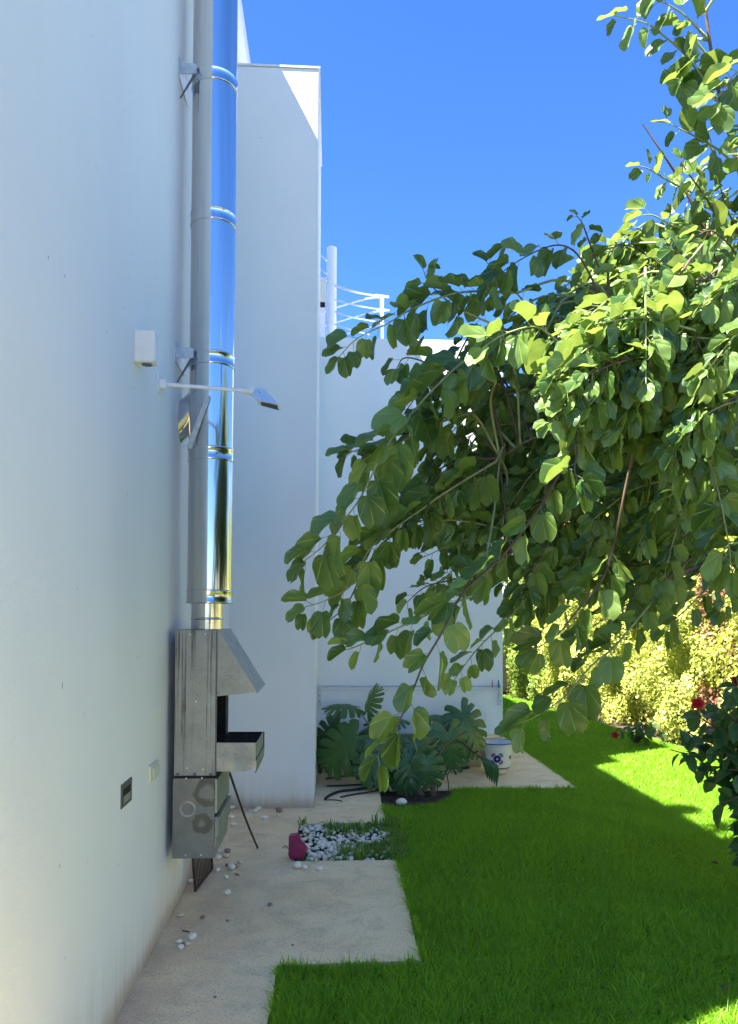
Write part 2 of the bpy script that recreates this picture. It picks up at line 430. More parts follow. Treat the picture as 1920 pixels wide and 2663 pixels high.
# ---------------------------------------------------------------- lawn
def in_lawn(x, y):
    m = (x < np.where(y > 8.3, 4.08 - (y - 8.3) * .125, 4.1)) & (x > -.215) & (y < 14.0)
    m &= ~((x < .405) & (y > 3.262) & (y < 6.6))
    m &= ~((x < 2.165) & (y > 6.495))
    d = ((x - .55) / .50) ** 2 + ((y - 6.45) / .50) ** 2
    m &= ~((d < 1) & (y > 5.9))
    return m
def lawn_blades():
    V = []; T = []; zones = [(-2.0, 1.9, 900, .006), (1.9, 3.0, 24000, .0030), (3.0, 4.2, 20000, .0036), (4.2, 6.5, 13000, .0046), (6.5, 9.5, 8000, .0066), (9.5, 14.0, 4500, .010)]
    for y0, y1, dens, w in zones:
        n = int(dens * (y1 - y0) * 4.34)
        x = rng.uniform(-.22, 4.12, n); y = rng.uniform(y0, y1, n)
        keep = in_lawn(x, y) & ((x < .56 * y + .8) | (rng.random(n) < .12)); x, y = x[keep], y[keep]; n = len(x)
        cl = np.sin(x * 5.1 + 1.3 * np.sin(y * 3.3)) * np.sin(y * 4.3 + 1.7 * np.sin(x * 2.9)) * .5 + np.sin(x * 17 + y * 11) * np.sin(y * 19 - x * 7) * .25
        h = rng.uniform(.034, .058, n) * (1 + .30 * cl) * (1 + (rng.random(n) < .03) * .35)
        th = rng.uniform(0, 2 * np.pi, n); lean = rng.uniform(.25, 1.25, n) * h
        dx, dy = np.cos(th) * lean, np.sin(th) * lean
        ph = rng.uniform(0, np.pi, n); wx, wy = np.cos(ph) * w * .5, np.sin(ph) * w * .5
        ww = rng.uniform(.7, 1.3, n); wx *= ww; wy *= ww
        b = np.stack([x, y, np.full(n, -.031)], 1)
        mid = b + np.stack([dx * .35, dy * .35, h * .6], 1); tip = b + np.stack([dx, dy, h], 1)
        wv = np.stack([wx, wy, np.zeros(n)], 1)
        v = np.stack([b - wv, b + wv, mid + wv * .8, mid - wv * .8, tip], 1).reshape(-1, 3)
        V.append(v); T.append(np.repeat(np.clip(np.where(rng.random(n) < .16, 1.0, rng.random(n) * .5 + .05 + .22 * cl), 0, 1), 5))
    for (xa, ya), (xb, yb), (ox, oy) in (((-.215, 1.8), (-.215, 3.26), (-1, 0)), ((-.21, 3.262), (.40, 3.275), (0, 1)), ((.412, 3.29), (.415, 4.62), (-1, 0)), ((.43, 5.46), (.435, 5.95), (-1, 0)), ((1.15, 6.49), (2.17, 6.497), (0, 1)), ((2.172, 6.5), (2.162, 10.5), (-1, 0))):
        L = math.hypot(xb - xa, yb - ya); n = int(L * 900); t = rng.random(n); off = rng.uniform(-.002, .03, n)
        x = xa + (xb - xa) * t - ox * off; y = ya + (yb - ya) * t - oy * off; h = rng.uniform(.035, .075, n) * (.6 + .6 * rng.random(n) * (np.sin(t * L * 23) > -.2)); l = rng.uniform(-.2, 1.0, n) * h
        dx = ox * l + rng.normal(0, .012, n); dy = oy * l + rng.normal(0, .012, n); ph = rng.uniform(0, np.pi, n); w = .0036 + .0004 * ya
        wv = np.stack([np.cos(ph) * w * .5, np.sin(ph) * w * .5, np.zeros(n)], 1); b = np.stack([x, y, np.full(n, -.031)], 1)
        mid = b + np.stack([dx * .35, dy * .35, h * .65], 1); tip = b + np.stack([dx, dy, h * rng.uniform(.7, 1, n)], 1)
        V.append(np.stack([b - wv, b + wv, mid + wv * .8, mid - wv * .8, tip], 1).reshape(-1, 3)); T.append(np.repeat(rng.random(n) * .8, 5))
    V = np.concatenate(V); T = np.concatenate(T); n = len(V) // 5; k = np.arange(n)[:, None] * 5
    return np_mesh('lawn_grass', V, k + np.array([0, 1, 2, 3]), k + np.array([3, 2, 4]), MAT['grass'], T)
tag(link('lawn_grass', lawn_blades()), 'dense green lawn beside the concrete path', 'grass', kind='stuff')

# ================================================================ THINGS ON THE WALL
# ---------------------------------------------------------------- steel chimney pipe
FX, FY, FR = -0.619, 3.88, 0.1175
flue = empty('chimney_pipe', (FX, FY, 1.43))
tag(flue, 'tall shiny steel chimney pipe rising from the barbecue along the wall', 'chimney pipe')
joints = [1.556, 2.316, 2.80, 3.535, 4.255, 5.10, 5.80, 6.32]
for a, b in zip(joints[:-1], joints[1:]):
    MB().lathe([(FR - .004, a + .012), (FR - .004, b - .004)], FX, FY, 72).build('pipe_section', MAT['steel'], flue)
for i, z in enumerate(joints):
    z0 = z - .036 if i else z; e = FR - .003
    MB().lathe([(e - .012, z0), (e, z0), (e + .0042, z0 + .003), (e + .0042, z0 + .009), (e + .0015, z0 + .013), (e + .0015, z0 + .056), (e + .0042, z0 + .060),
                (e + .0042, z0 + .066), (e, z0 + .069), (e - .012, z0 + .069)], FX, FY, 72).build('joint_band', MAT['steel'], flue)
MB().lathe([(FR + .01, 6.36), (FR + .01, 6.42), (.005, 6.5)], FX, FY, 48).build('cowl', MAT['steel'], flue)
nr = .080; nx = FX - .012
neck = MB().lathe([(nr, 1.425), (nr, 1.60)], nx, FY, 64).build('neck', MAT['steel'], flue)
MB().lathe([(nr, 1.474), (nr + .004, 1.477), (nr + .004, 1.482), (nr, 1.485)], nx, FY, 64).build('bead', MAT['steel'], neck)
MB().lathe([(FR - .008, 1.560), (nr - .002, 1.558)], FX, FY, 64).build('base_plate', MAT['steel'], flue)
for z in (2.815, 4.27):
    br = empty('wall_bracket', (WX, FY, z)); br.parent = flue; br.location = (WX - FX, 0, z - 1.43)
    MB().box(WX - .002, WX + .006, FY - .115, FY + .115, z - .05, z + .05).build('plate', MAT['galv'], br)
    for s in (-1,):
        MB().prism([(WX + .005, z - .03), (WX + .09, z - .026), (WX + .09, z + .022), (WX + .005, z + .03)], 'y', FY + s * .105 - .003, FY + s * .105 + .003).build('arm', MAT['galv'], br)
        MB().prism([(WX + .005, z - .15), (WX + .012, z - .15), (WX + .085, z - .03), (WX + .07, z - .03)], 'y', FY + s * .098 - .002, FY + s * .098 + .002).build('strut', MAT['dark_grey'], br)
# sloping branch pipe into the wall, with flat brace
a0 = Vector((FX + .0, FY + .03, 2.665)); a1 = Vector((WX - .06, FY + .06, 2.44))
MB().tube([a0, a0.lerp(a1, .5), a1], .078, 40).build('branch_pipe', MAT['steel'], flue)
q0, q1 = P(543, 1028, 3.745), P(491, 1165, 3.775)
dq = (q1 - q0).normalized(); nq = Vector((dq.z, 0, -dq.x)).normalized() * .011
MB().add([q0 + nq, q0 - nq, q1 - nq * 1.3, q1 + nq * 1.3] + [p + Vector((0, .006, 0)) for p in (q0 + nq, q0 - nq, q1 - nq * 1.3, q1 + nq * 1.3)],
         [(0, 1, 2, 3), (7, 6, 5, 4), (0, 4, 5, 1), (1, 5, 6, 2), (2, 6, 7, 3), (3, 7, 4, 0)]).build('brace', MAT['galv'], flue)
for k in range(5):
    c = P(500 + 3 * (k % 2) + (k > 2) * 16, 1000 + 17 * k - (k > 2) * 42, 3.79); MB().lathe([(.0001, c.z - .004), (.004, c.z - .003), (.004, c.z + .003), (.0001, c.z + .004)], c.x, c.y, 8).build('rivet', MAT['galv'], flue)

# ---------------------------------------------------------------- barbecue cabinet
BX0, BX1 = -0.745, -0.548
bbq = empty('wall_barbecue', (BX0, Y1, .33))
tag(bbq, 'grey sheet steel barbecue cabinet hung on the wall under the chimney pipe', 'barbecue')
ZB, ZM, ZT = .332, .722, 1.424
T = .004
ub = MB()                                                  # upper cabinet, open towards the lawn
ub.box(BX0, BX1, Y1, Y1 + T, ZM + .004, ZT)
ub.box(BX0, BX1, Y2 - T, Y2, ZM + .004, ZT)
ub.box(BX0, BX0 + T, Y1 + T, Y2 - T, ZM + .004, ZT)
ub.box(BX0, BX1, Y1 + T, Y2 - T, ZT - T, ZT - .0005)
uc = ub.build('upper_cabinet', MAT['bbq_upper'], bbq)
MB().box(BX0 + T + .001, BX0 + T + .006, Y1 + T + .001, Y2 - T - .001, ZM + .02, ZT - T - .001).build('soot_lining', MAT['black'], uc)
for yy in (Y1 + T + .001, Y2 - T - .005):
    MB().box(BX0 + T + .007, BX1 - .012, yy, yy + .004, ZM + .02, ZT - T - .001).build('soot_lining', MAT['black'], uc)
MB().box(BX0 + .002, BX1 - .002, Y1 + .002, Y2 - .002, ZM - .008, ZM + .0035).build('floor_plate', MAT['black'], uc)
MB().box(BX1 - .004, BX1 + .0035, Y1 - .0012, Y1 + .006, ZM + .006, ZT - .001).build('corner_seam', MAT['dark_grey'], uc)
# hood: two cheeks and a sloping plate
tipx, tipz = P(666, 1803, Y1).x, P(666, 1803, Y1).z
hbz = P(565, 1811, Y1).z
hood = MB().prism([(BX1 + .004, ZT - .004), (BX1 + .004, hbz), (tipx, tipz + .004)], 'y', Y1 + .001, Y1 + .005).build('hood', MAT['bbq'], bbq)
MB().prism([(BX1 + .004, ZT - .004), (BX1 + .004, hbz), (tipx, tipz + .004)], 'y', Y2 - .005, Y2 - .001).build('cheek', MAT['bbq'], hood)
MB().prism([(BX1, ZT), (BX1 + .007, ZT + .001), (tipx + .007, tipz + .002), (tipx + .003, tipz - .003)], 'y', Y1 - .001, Y2 + .001).build('sloping_plate', MAT['bbq'], hood)
MB().box(BX1 - .001, BX1 + .003, Y1 + .006, Y2 - .006, hbz, ZT - .005).build('back_plate', MAT['black'], hood)
# thin engraved curl on the near cheek (an unrecognisable scratch-like mark)
def curl(pts, w):
    q = smooth_path([P(x, y, Y1 + .0002) for x, y in pts], 8)
    return MB().tube(q, w, 5)
MBc = curl([(583, 1757), (597, 1757), (608, 1768), (620, 1766), (628, 1758)], .0007); MBc.build('engraved_mark', MAT['dark_grey'], hood)
curl([(596, 1766), (606, 1758), (614, 1749), (622, 1745), (621, 1750)], .0007).build('engraved_mark', MAT['dark_grey'], hood)
# tray sticking out
tx = P(665, 1935, Y1).x; tz1 = P(562, 1932, Y1).z; tz0 = P(562, 2007, Y1).z
tray = empty('tray', (BX1, Y1, tz0)); tray.parent = bbq; tray.location = (BX1 - BX0, 0, tz0 - .33)
cut = P(635, 2006, Y1).x
prof = [(BX1 + .001, tz1), (tx, tz1 - .001), (tx, tz0 + .016), (tx - .012, tz0 + .014), (cut, tz0), (BX1 + .001, tz0)]
MB().prism(prof, 'y', Y1 + .002, Y1 + .006).build('side_plate', MAT['bbq'], tray)
ftop = P(640, 1903, Y2).z
MB().prism([(BX1 + .001, ftop), (tx + .004, ftop), (tx + .004, tz0 + .02), (tx - .012, tz0 + .014), (cut, tz0), (BX1 + .001, tz0)], 'y', Y2 - .006, Y2 - .002).build('rear_plate', MAT['black'], tray)
MB().box(BX1 + .001, tx - .014, Y1 + .007, Y2 - .007, tz0 + .018, tz0 + .022).build('floor_plate', MAT['black'], tray)
MB().box(tx - .004, tx - .0005, Y1 + .008, Y2 - .008, tz0 + .055, tz1 - .012).build('end_plate', MAT['bbq'], tray)
MB().prism([(tx + .002, tz0 + .052), (tx + .006, tz0 + .052), (tx + .001, tz0 - .012), (tx - .004, tz0 - .008)], 'y', Y1 + .004, Y2 - .001).build('drip_flap', MAT['bbq'], tray)
MB().box(BX1 + .010, BX1 + .03, Y1 + .03, Y2 - .03, tz1 - .03, tz1 - .022).build('grill_support', MAT['rust'], tray)
for k in range(9):
    yy = Y1 + .05 + k * .042
    MB().tube([(BX1 - .12, yy, tz1 - .02), (tx - .012, yy, tz1 - .02)], .003, 6).build('grill_bar', MAT['rust'], tray)
# lower cabinet
lx1 = P(556, 2230, Y1).x + .001
lc = MB().box(BX0 - .004, lx1, Y1 - .004, Y2, ZB, ZM - .009).build('lower_cabinet', MAT['bbq_lower'], bbq, .002)
MB().prism([(lx1 + .001, ZM - .012), (lx1 + .012, ZM - .014), (lx1 + .012, .545), (lx1 + .001, .545)], 'y', Y1 + .002, Y2 - .002).build('upper_panel', MAT['bbq'], lc)
MB().box(lx1 + .0005, lx1 + .004, Y1 + .012, Y2 - .006, .520, .5448).build('slot', MAT['black'], lc)
MB().prism([(lx1 + .001, .525), (lx1 + .020, .523), (lx1 + .016, .430), (lx1 + .001, .428)], 'y', Y1 + .006, Y2 + .012).build('ash_door', MAT['bbq'], lc, .001)
MB().prism([(lx1 + .001, .426), (lx1 + .009, .424), (lx1 + .004, ZB + .004), (lx1 + .001, ZB + .004)], 'y', Y1 + .004, Y2 - .004).build('lower_panel', MAT['bbq'], lc)
for (px, py) in ((485, 2024), (526, 2023), (483, 2224), (523, 2223), (495, 1650), (534, 1649), (486, 1998), (528, 2001), (510, 1824)):
    c = P(px, py, Y1); yy = Y1 - .0045 if py > 2015 else Y1
    MB().tube([(c.x, yy + .002, c.z), (c.x, yy - .003, c.z)], [.0055, .004], 10).build('bolt', MAT['galv'], lc if py > 2015 else uc)
for px in (463, 507, 549):
    c = P(px, 2013, Y1); MB().box(c.x - .008, c.x + .008, Y1 - .0062, Y1 - .0042, c.z - .006, c.z + .006).build('hinge_tab', MAT['dark_grey'], lc)

# ---------------------------------------------------------------- grill rack leaning under the cabinet
ra, rb = Vector((-.722, 4.13, .006)), Vector((-.685, 4.50, .006))
up = Vector((-.05, -.005, .60)); rack = empty('grill_rack', ra)
tag(rack, 'soot-blackened wire grill rack leaning under the barbecue cabinet', 'grill rack')
fr = MB()
for a, b in ((ra, rb), (ra + up, rb + up), (ra, ra + up), (rb, rb + up)): fr.tube([a, b], .006, 6)
fr.build('frame', MAT['rust'], rack)
for k in range(1, 14):
    a = ra.lerp(rb, k / 14); MB().tube([a, a + up], .0034, 5).build('wire', MAT['rust'], rack)
for t in (.3, .7): MB().tube([ra + up * t, rb + up * t], .0035, 5).build('cross_wire', MAT['rust'], rack)
# poker rod
rt = P(594, 2000, 4.135); rbt = G(670, 2205, .005); rm = rt.lerp(rbt, .5) + Vector((-.006, 0, 0))
rod = MB().tube(smooth_path([rt, rt.lerp(rbt, .55) + Vector((-.006, 0, -.004)), rbt], 6), .0065, 8).build('iron_rod', MAT['rust'])
tag(rod, 'thin rusty iron rod leaning from the barbecue to the path', 'rod')

# ---------------------------------------------------------------- lamps, switch
dl = empty('wall_downlight', (WX, 3.0, 2.5)); tag(dl, 'small white box downlight mounted high on the wall', 'wall lamp')
z0, z1 = 2.505, 2.632
MB().box(WX - .002, WX + .080, 2.998, 3.062, z0, z1).build('body', MAT['grey_white'], dl, .003)
MB().tube([(WX + .042, 3.03, z0 + .001), (WX + .042, 3.03, z0 - .003)], .025, 24).build('lens_ring', MAT['galv'], dl)
MB().tube([(WX + .042, 3.03, z0 - .0025), (WX + .042, 3.03, z0 - .0045)], .020, 24).build('lens', MAT['dark_grey'], dl)
fl = empty('floodlight', (WX, 3.42, 2.53)); tag(fl, 'small white floodlight on a long thin wall arm beside the pipe', 'floodlight')
b0 = P(421, 999, 3.44); b1 = P(640, 1016, 3.44)
MB().box(WX - .001, WX + .005, 3.395, 3.475, 2.50, 2.60).build('mount_plate', MAT['white_paint'], fl)
MB().box(WX + .004, WX + .034, 3.415, 3.455, b0.z - .022, b0.z + .016).build('mount_bracket', MAT['white_paint'], fl, .002)
MB().tube([(WX + .02, 3.44, b0.z), b1], .0085, 14).build('arm', MAT['white_paint'], fl)
MB().tube([b1 + Vector((-.012, 0, 0)), b1 + Vector((.02, 0, -.001))], .0155, 16).build('knuckle', MAT['grey_white'], fl)
MB().tube([b1 + Vector((.024, -.014, -.002)), b1 + Vector((.024, .014, -.002))], .016, 16).build('hinge', MAT['grey_white'], fl)
hd = empty('lamp_head', b1); hd.parent = fl; hd.location = Vector(b1) - Vector(fl.location)
hA, hB, hC, hD, hE, hF, hG = P(654, 1021, 3.42), P(666, 1007, 3.49), P(688, 1011, 3.50), P(726, 1053, 3.43), P(671, 1041, 3.36), P(675, 1054, 3.38), P(731, 1069, 3.45)
MB().add([hA, hB, hC, hD, hE, hF, hG], [(0, 1, 2, 3, 4), (0, 4, 5), (2, 6, 3), (0, 5, 6, 2, 1)]).build('housing', MAT['grey_white'], hd)
def inset(k, dv): 
    c = (hE + hD + hG + hF) / 4; return [c + (p - c) * k + dv for p in (hE, hD, hG, hF)]
MB().add(inset(1, Vector()) + inset(.8, Vector((0, .004, .0))), [(0, 1, 5, 4), (1, 2, 6, 5), (2, 3, 7, 6), (3, 0, 4, 7)]).build('bezel', MAT['grey_white'], hd)
MB().add(inset(.81, Vector((0, .0042, 0))), [(0, 1, 2, 3)]).build('glass', MAT['dark_grey'], hd)
for k in range(5):
    t = .18 + k * .16; a = hA.lerp(hE, .30 + .0 * k).lerp(hB.lerp(hC, .9), t * .0) ; u0 = hA.lerp(hD, .22 + .06 * k).lerp(hB.lerp(hC, .5), .42 - .09 * k); u1 = u0 + (hD - hC) * .42
    MB().tube([u0 + Vector((0, -.004, .002)), u1 + Vector((0, -.004, .002))], .0018, 5).build('cooling_fin', MAT['dark_grey'], hd)
sl = empty('step_light', (WX, 2.95, .81)); tag(sl, 'dark grey recessed step light low on the wall', 'wall lamp')
fy0, fy1, fz0, fz1 = 2.884, 3.032, .765, .856
fm = MB(); fm.box(WX - .02, WX + .004, fy0, fy1, fz1 - .022, fz1); fm.box(WX - .02, WX + .004, fy0, fy1, fz0, fz0 + .012)
fm.box(WX - .02, WX + .004, fy0, fy0 + .02, fz0 + .012, fz1 - .022); fm.box(WX - .02, WX + .004, fy1 - .02, fy1, fz0 + .012, fz1 - .022)
fm.build('frame', MAT['dark_grey'], sl)
MB().prism([(WX + .0015, fz0 + .012), (WX + .0015, fz1 - .022), (WX + .003, fz1 - .022), (WX + .003, fz0 + .012)], 'y', fy0 + .02, fy1 - .02).build('recess', MAT['black'], sl)
MB().prism([(WX + .0032, fz0 + .012), (WX + .0038, fz0 + .012), (WX + .0034, fz0 + .04)], 'y', fy0 + .03, fy1 - .022).build('reflector', MAT['galv'], sl)
sw = empty('wall_switch', (WX, 3.38, .8)); tag(sw, 'cream weatherproof double switch on the wall', 'switch')
MB().box(WX - .002, WX + .012, 3.305, 3.462, .768, .842).build('plate', MAT['cream_plastic'], sw, .003)
for k in range(2): MB().box(WX + .011, WX + .019, 3.345 + k * .055, 3.392 + k * .055, .775, .826).build('rocker', MAT['cream_plastic'], sw, .003)

# ---------------------------------------------------------------- clothes rail on the rear wing
cr = empty('clothes_rail', (.8, 7.2, .8)); tag(cr, 'white fold-out clothes rail across the rear wing above the monstera', 'clothes rail')
zl = P(833, 1785, 7.16); zr = P(1303, 1785, 7.16)
MB().tube([zl, zr], .007, 10).build('rail', MAT['galv'], cr)
for dz in (-.035,): MB().tube([zl + Vector((.02, .025, dz)), zr + Vector((-.02, .025, dz))], .003, 6).build('line', MAT['white_paint'], cr)
for x in (zl.x - .004, zr.x + .002):
    e = MB().box(x - .014, x + .014, 7.175, 7.199, zl.z - .185, zl.z + .004).build('end_bracket', MAT['grey_white'], cr, .002)
    MB().box(x - .012, x + .012, 7.14, 7.176, zl.z - .014, zl.z + .014).build('arm', MAT['grey_white'], e, .002)
    MB().tube([(x, 7.1755, zl.z - .14), (x, 7.172, zl.z - .14)], .006, 10).build('screw', MAT['dark_grey'], e)
    MB().tube([(x, 7.1755, zl.z - .09), (x, 7.172, zl.z - .09)], .005, 10).build('screw', MAT['dark_grey'], e)
for px, c, lab in ((1281, (.62, .28, .24), 'pale red clothes peg clipped on the clothes rail'), (1297, (.08, .16, .34), 'blue clothes peg clipped on the clothes rail end')):
    p = P(px, 1776, 7.16); m = plain('peg_plastic', c, .5)
    pg = MB().prism([(p.x - .007, zl.z - .012), (p.x + .007, zl.z - .012), (p.x + .004, zl.z + .058), (p.x - .004, zl.z + .058)], 'y', 7.150, 7.156)
    pg.prism([(p.x - .007, zl.z - .012), (p.x + .007, zl.z - .012), (p.x + .004, zl.z + .058), (p.x - .004, zl.z + .058)], 'y', 7.164, 7.170); pg.box(p.x - .004, p.x + .004, 7.156, 7.164, zl.z + .012, zl.z + .02)
    tag(pg.build('clothes_peg', m), lab, 'peg')

# ---------------------------------------------------------------- spiral stair on the roof terrace
st = empty('spiral_stair', (P(862, 870, 8.5).x, 8.5, 4.19)); tag(st, 'white spiral stair with round pole and curved rails on the wing roof', 'stair')
cp = P(862, 873, 8.5); tp = P(862, 645, 8.5)
MB().tube([(cp.x, 8.5, 4.185), (cp.x, 8.5, tp.z)], .057, 28).build('pole', MAT['white_paint'], st)
MB().tube([(cp.x, 8.5, tp.z - .001), (cp.x + .003, 8.5, tp.z + .022)], [.02, .006], 12).build('finial', MAT['white_paint'], st)
def rail(pts, r=.012): MB().tube(smooth_path([P(*p) for p in pts], 8), r * .85, 8).build('rail', MAT['white_paint'], st)
rail([(800, 632, 8.9), (833, 661, 8.6), (850, 678, 8.44)], .014); rail([(800, 668, 8.9), (833, 698, 8.6), (850, 712, 8.44)], .011); rail([(800, 688, 8.9), (833, 717, 8.6), (850, 731, 8.44)], .011)
rail([(872, 743, 8.44), (900, 752, 8.3), (935, 761, 8.3), (980, 768, 8.5), (1010, 772, 8.75)], .016)
rail([(872, 779, 8.44), (910, 790, 8.3), (950, 798, 8.3), (1012, 807, 8.75)], .011)
rail([(872, 811, 8.44), (910, 823, 8.3), (950, 831, 8.35), (990, 838, 8.6)], .011)
rail([(872, 843, 8.44), (910, 856, 8.3), (960, 870, 8.4)], .011)
rail([(825, 821, 9.1), (862, 804, 9.1), (905, 790, 9.1), (950, 778, 9.0), (990, 772, 8.85), (1010, 772, 8.75)], .014)
rail([(825, 853, 9.1), (876, 838, 9.1), (925, 823, 9.1), (970, 812, 8.95), (1012, 807, 8.75)], .010)
rail([(900, 868, 9.1), (960, 852, 9.0), (1000, 842, 8.8)], .010)
q = P(992, 772, 8.72); MB().tube([(q.x, 8.72, 4.19), (q.x, 8.72, q.z)], .013, 10).build('post', MAT['white_paint'], st)
q = P(997, 776, 8.80); MB().tube([(q.x, 8.80, 4.19), (q.x, 8.80, q.z)], .009, 10).build('post', MAT['white_paint'], st)
q = P(853, 812, 9.1); MB().tube([(q.x, 9.1, 4.19), (q.x, 9.1, q.z)], .006, 8).build('post', MAT['white_paint'], st)
for k in range(5):
    a = R(200 + k * 28); zt = 4.20 + k * .17
    v = [(cp.x + .05 * math.cos(a - .5), 8.5 + .05 * math.sin(a - .5)), (cp.x + .60 * math.cos(a - .24), 8.5 + .60 * math.sin(a - .24)), (cp.x + .60 * math.cos(a + .24), 8.5 + .60 * math.sin(a + .24)), (cp.x + .05 * math.cos(a + .5), 8.5 + .05 * math.sin(a + .5))]
    if k < 2: MB().prism(v, 'z', zt, zt + .03).build('tread', MAT['white_paint'], st)
q = P(838, 765, 9.6)
ac = MB().box(q.x - .28, q.x + .05, 9.45, 9.75, P(838, 797, 9.6).z, P(838, 735, 9.6).z).build('air_conditioner', MAT['cream_plastic']); tag(ac, 'beige air conditioner casing half hidden behind the roof stair pole', 'air conditioner')
MB().box(q.x - .27, q.x + .04, 9.46, 9.74, P(838, 797, 9.6).z - .06, P(838, 797, 9.6).z - .001).build('base', MAT['black'], ac)
MB().box(q.x - .27, q.x + .04, 9.48, 9.72, 4.19, P(838, 797, 9.6).z - .061).build('stand', MAT['white_paint'], ac)

# ================================================================ SMALL THINGS ON THE GROUND
# ---------------------------------------------------------------- painted flower pot
px_, py_ = 1.585, 7.10
pot = empty('painted_flower_pot', (px_, py_, 0)); tag(pot, 'white ceramic flower pot with painted blue flower and blue rim', 'flower pot')
def pot_r(z):
    k = [(0, .088), (.018, .092), (.04, .104), (.07, .126), (.10, .139), (.14, .147), (.19, .150), (.24, .152), (.265, .156), (.285, .166), (.30, .170)]
    for (z0_, r0), (z1_, r1) in zip(k[:-1], k[1:]):
        if z <= z1_: return r0 + (r1 - r0) * (z - z0_) / (z1_ - z0_)
    return k[-1][1]
MAT['ceramic'] = plain('white_glaze', (.76, .74, .69), .25, 0, .5, .05, 14)
MAT['ceramic_raw'] = plain('raw_clay_foot', (.55, .45, .33), .8, 0, .3, .12)
for nm, c in (('blue', (.012, .02, .22)), ('navy', (.012, .012, .06)), ('pink', (.42, .07, .12)), ('olive', (.13, .17, .06)), ('yellow', (.62, .58, .12))): MAT['glaze_' + nm] = plain('glaze_' + nm, c, .25, 0, .5, .2, 60)
zs = [.022 + i * (.30 - .022) / 26 for i in range(27)]
MB().lathe([(pot_r(z), z) for z in zs] + [(.166, .304), (.155, .300), (.14, .25), (.12, .08), (.001, .075)], px_, py_, 64).build('body', MAT['ceramic'], pot)
MB().lathe([(.001, 0), (.086, 0), (.089, .004), (pot_r(.022) + .001, .0225)], px_, py_, 64).build('foot', MAT['ceramic_raw'], pot)
MB().lathe([(.1705, .297), (.1715, .301), (.166, .3055), (.158, .302)], px_, py_, 64).build('rim_line', MAT['glaze_blue'], pot)
for za, zb, mm in ((.066, .076, 'glaze_navy'), (.058, .061, 'glaze_navy')):
    MB().lathe([(pot_r(za) + .0012, za), (pot_r(zb) + .0012, zb)], px_, py_, 64).build('stripe', MAT[mm], pot)
A0 = math.atan2(-py_, -px_) + .06                                   # towards the viewer
def paint(poly, mat, name, a_c, z_c, off=.0015):
    """thin painted patch on the pot: poly in metres (along the curve, up)"""
    cx = sum(p[0] for p in poly) / len(poly); cz = sum(p[1] for p in poly) / len(poly)
    def s(u, v):
        z = z_c + v; r = pot_r(z) + off; a = a_c + u / .15; return (px_ + r * math.cos(a), py_ + r * math.sin(a), z)
    vs = [s(cx, cz)] + [s(*p) for p in poly]; n = len(poly)
    MB().add(vs, [(0, 1 + i, 1 + (i + 1) % n) for i in range(n)]).build(name, MAT[mat], pot)
def petal(cu, cv, ang, r0, r1, w):
    pts = []
    for i in range(10):
        t = i / 9; pts.append((r0 + (r1 - r0) * t, w * math.sin(math.pi * (t * .9 + .05)) ** .8))
    pts += [(x, -y) for x, y in reversed(pts)]
    return [(cu + x * math.cos(ang) - y * math.sin(ang), cv + x * math.sin(ang) + y * math.cos(ang)) for x, y in pts]
for k in range(14): paint(petal(0, 0, k * 2 * math.pi / 14, .008, .037 + .003 * (k % 2), .0075), 'glaze_blue', 'painted_petal', A0, .165)
paint([(.0105 * math.cos(a), .0105 * math.sin(a)) for a in [i * .5236 for i in range(12)]], 'glaze_yellow', 'painted_centre', A0, .165, .0021)
for cu, cv, base, col in ((-.036, .028, 2.3, 'glaze_pink'), (.034, .030, .9, 'glaze_olive'), (.034, -.030, -.75, 'glaze_pink'), (-.034, -.030, -2.4, 'glaze_olive')):
    for j in range(5): paint(petal(cu * .7, cv * .7, base + (j - 2) * .42, .010, .043 - .004 * abs(j - 2), .0052), col, 'painted_leaf', A0, .165, .0011)
for j in range(3): paint(petal(.0, .0, 1.57 + (j - 1) * .5, .0, .05, .006), 'glaze_olive' if j % 2 else 'glaze_pink', 'painted_leaf', A0 + .95, .15, .0011)

# ---------------------------------------------------------------- crushed crimson plastic pot
MAT['crimson'] = plain('crimson_plastic', (.27, .012, .075), .4, 0, .5, .2, 25)
cpot = empty('crimson_plant_pot', G(772, 2232)); tag(cpot, 'crushed crimson plastic plant pot lying beside the pebbles', 'plant pot')
yc = cpot.location.y
def slab_px(poly, y0, y1, name, bevel):
    MB().prism([(lambda q: (q.x, max(q.z, .001)))(P(x, y, (y0 + y1) / 2)) for x, y in poly], 'y', y0, y1).build(name, MAT['crimson'], cpot, bevel)
slab_px([(752, 2171), (777, 2169), (782, 2184), (794, 2198), (797, 2212), (787, 2231), (756, 2233), (751, 2222)], yc - .035, yc + .035, 'body', .007)
slab_px([(751, 2175), (757, 2173), (784, 2191), (799, 2201), (801, 2213), (793, 2212), (753, 2190)], yc - .043, yc - .034, 'rim', .002)
slab_px([(753, 2189), (789, 2211), (786, 2219), (754, 2212)], yc - .0385, yc - .0345, 'fold', .001)
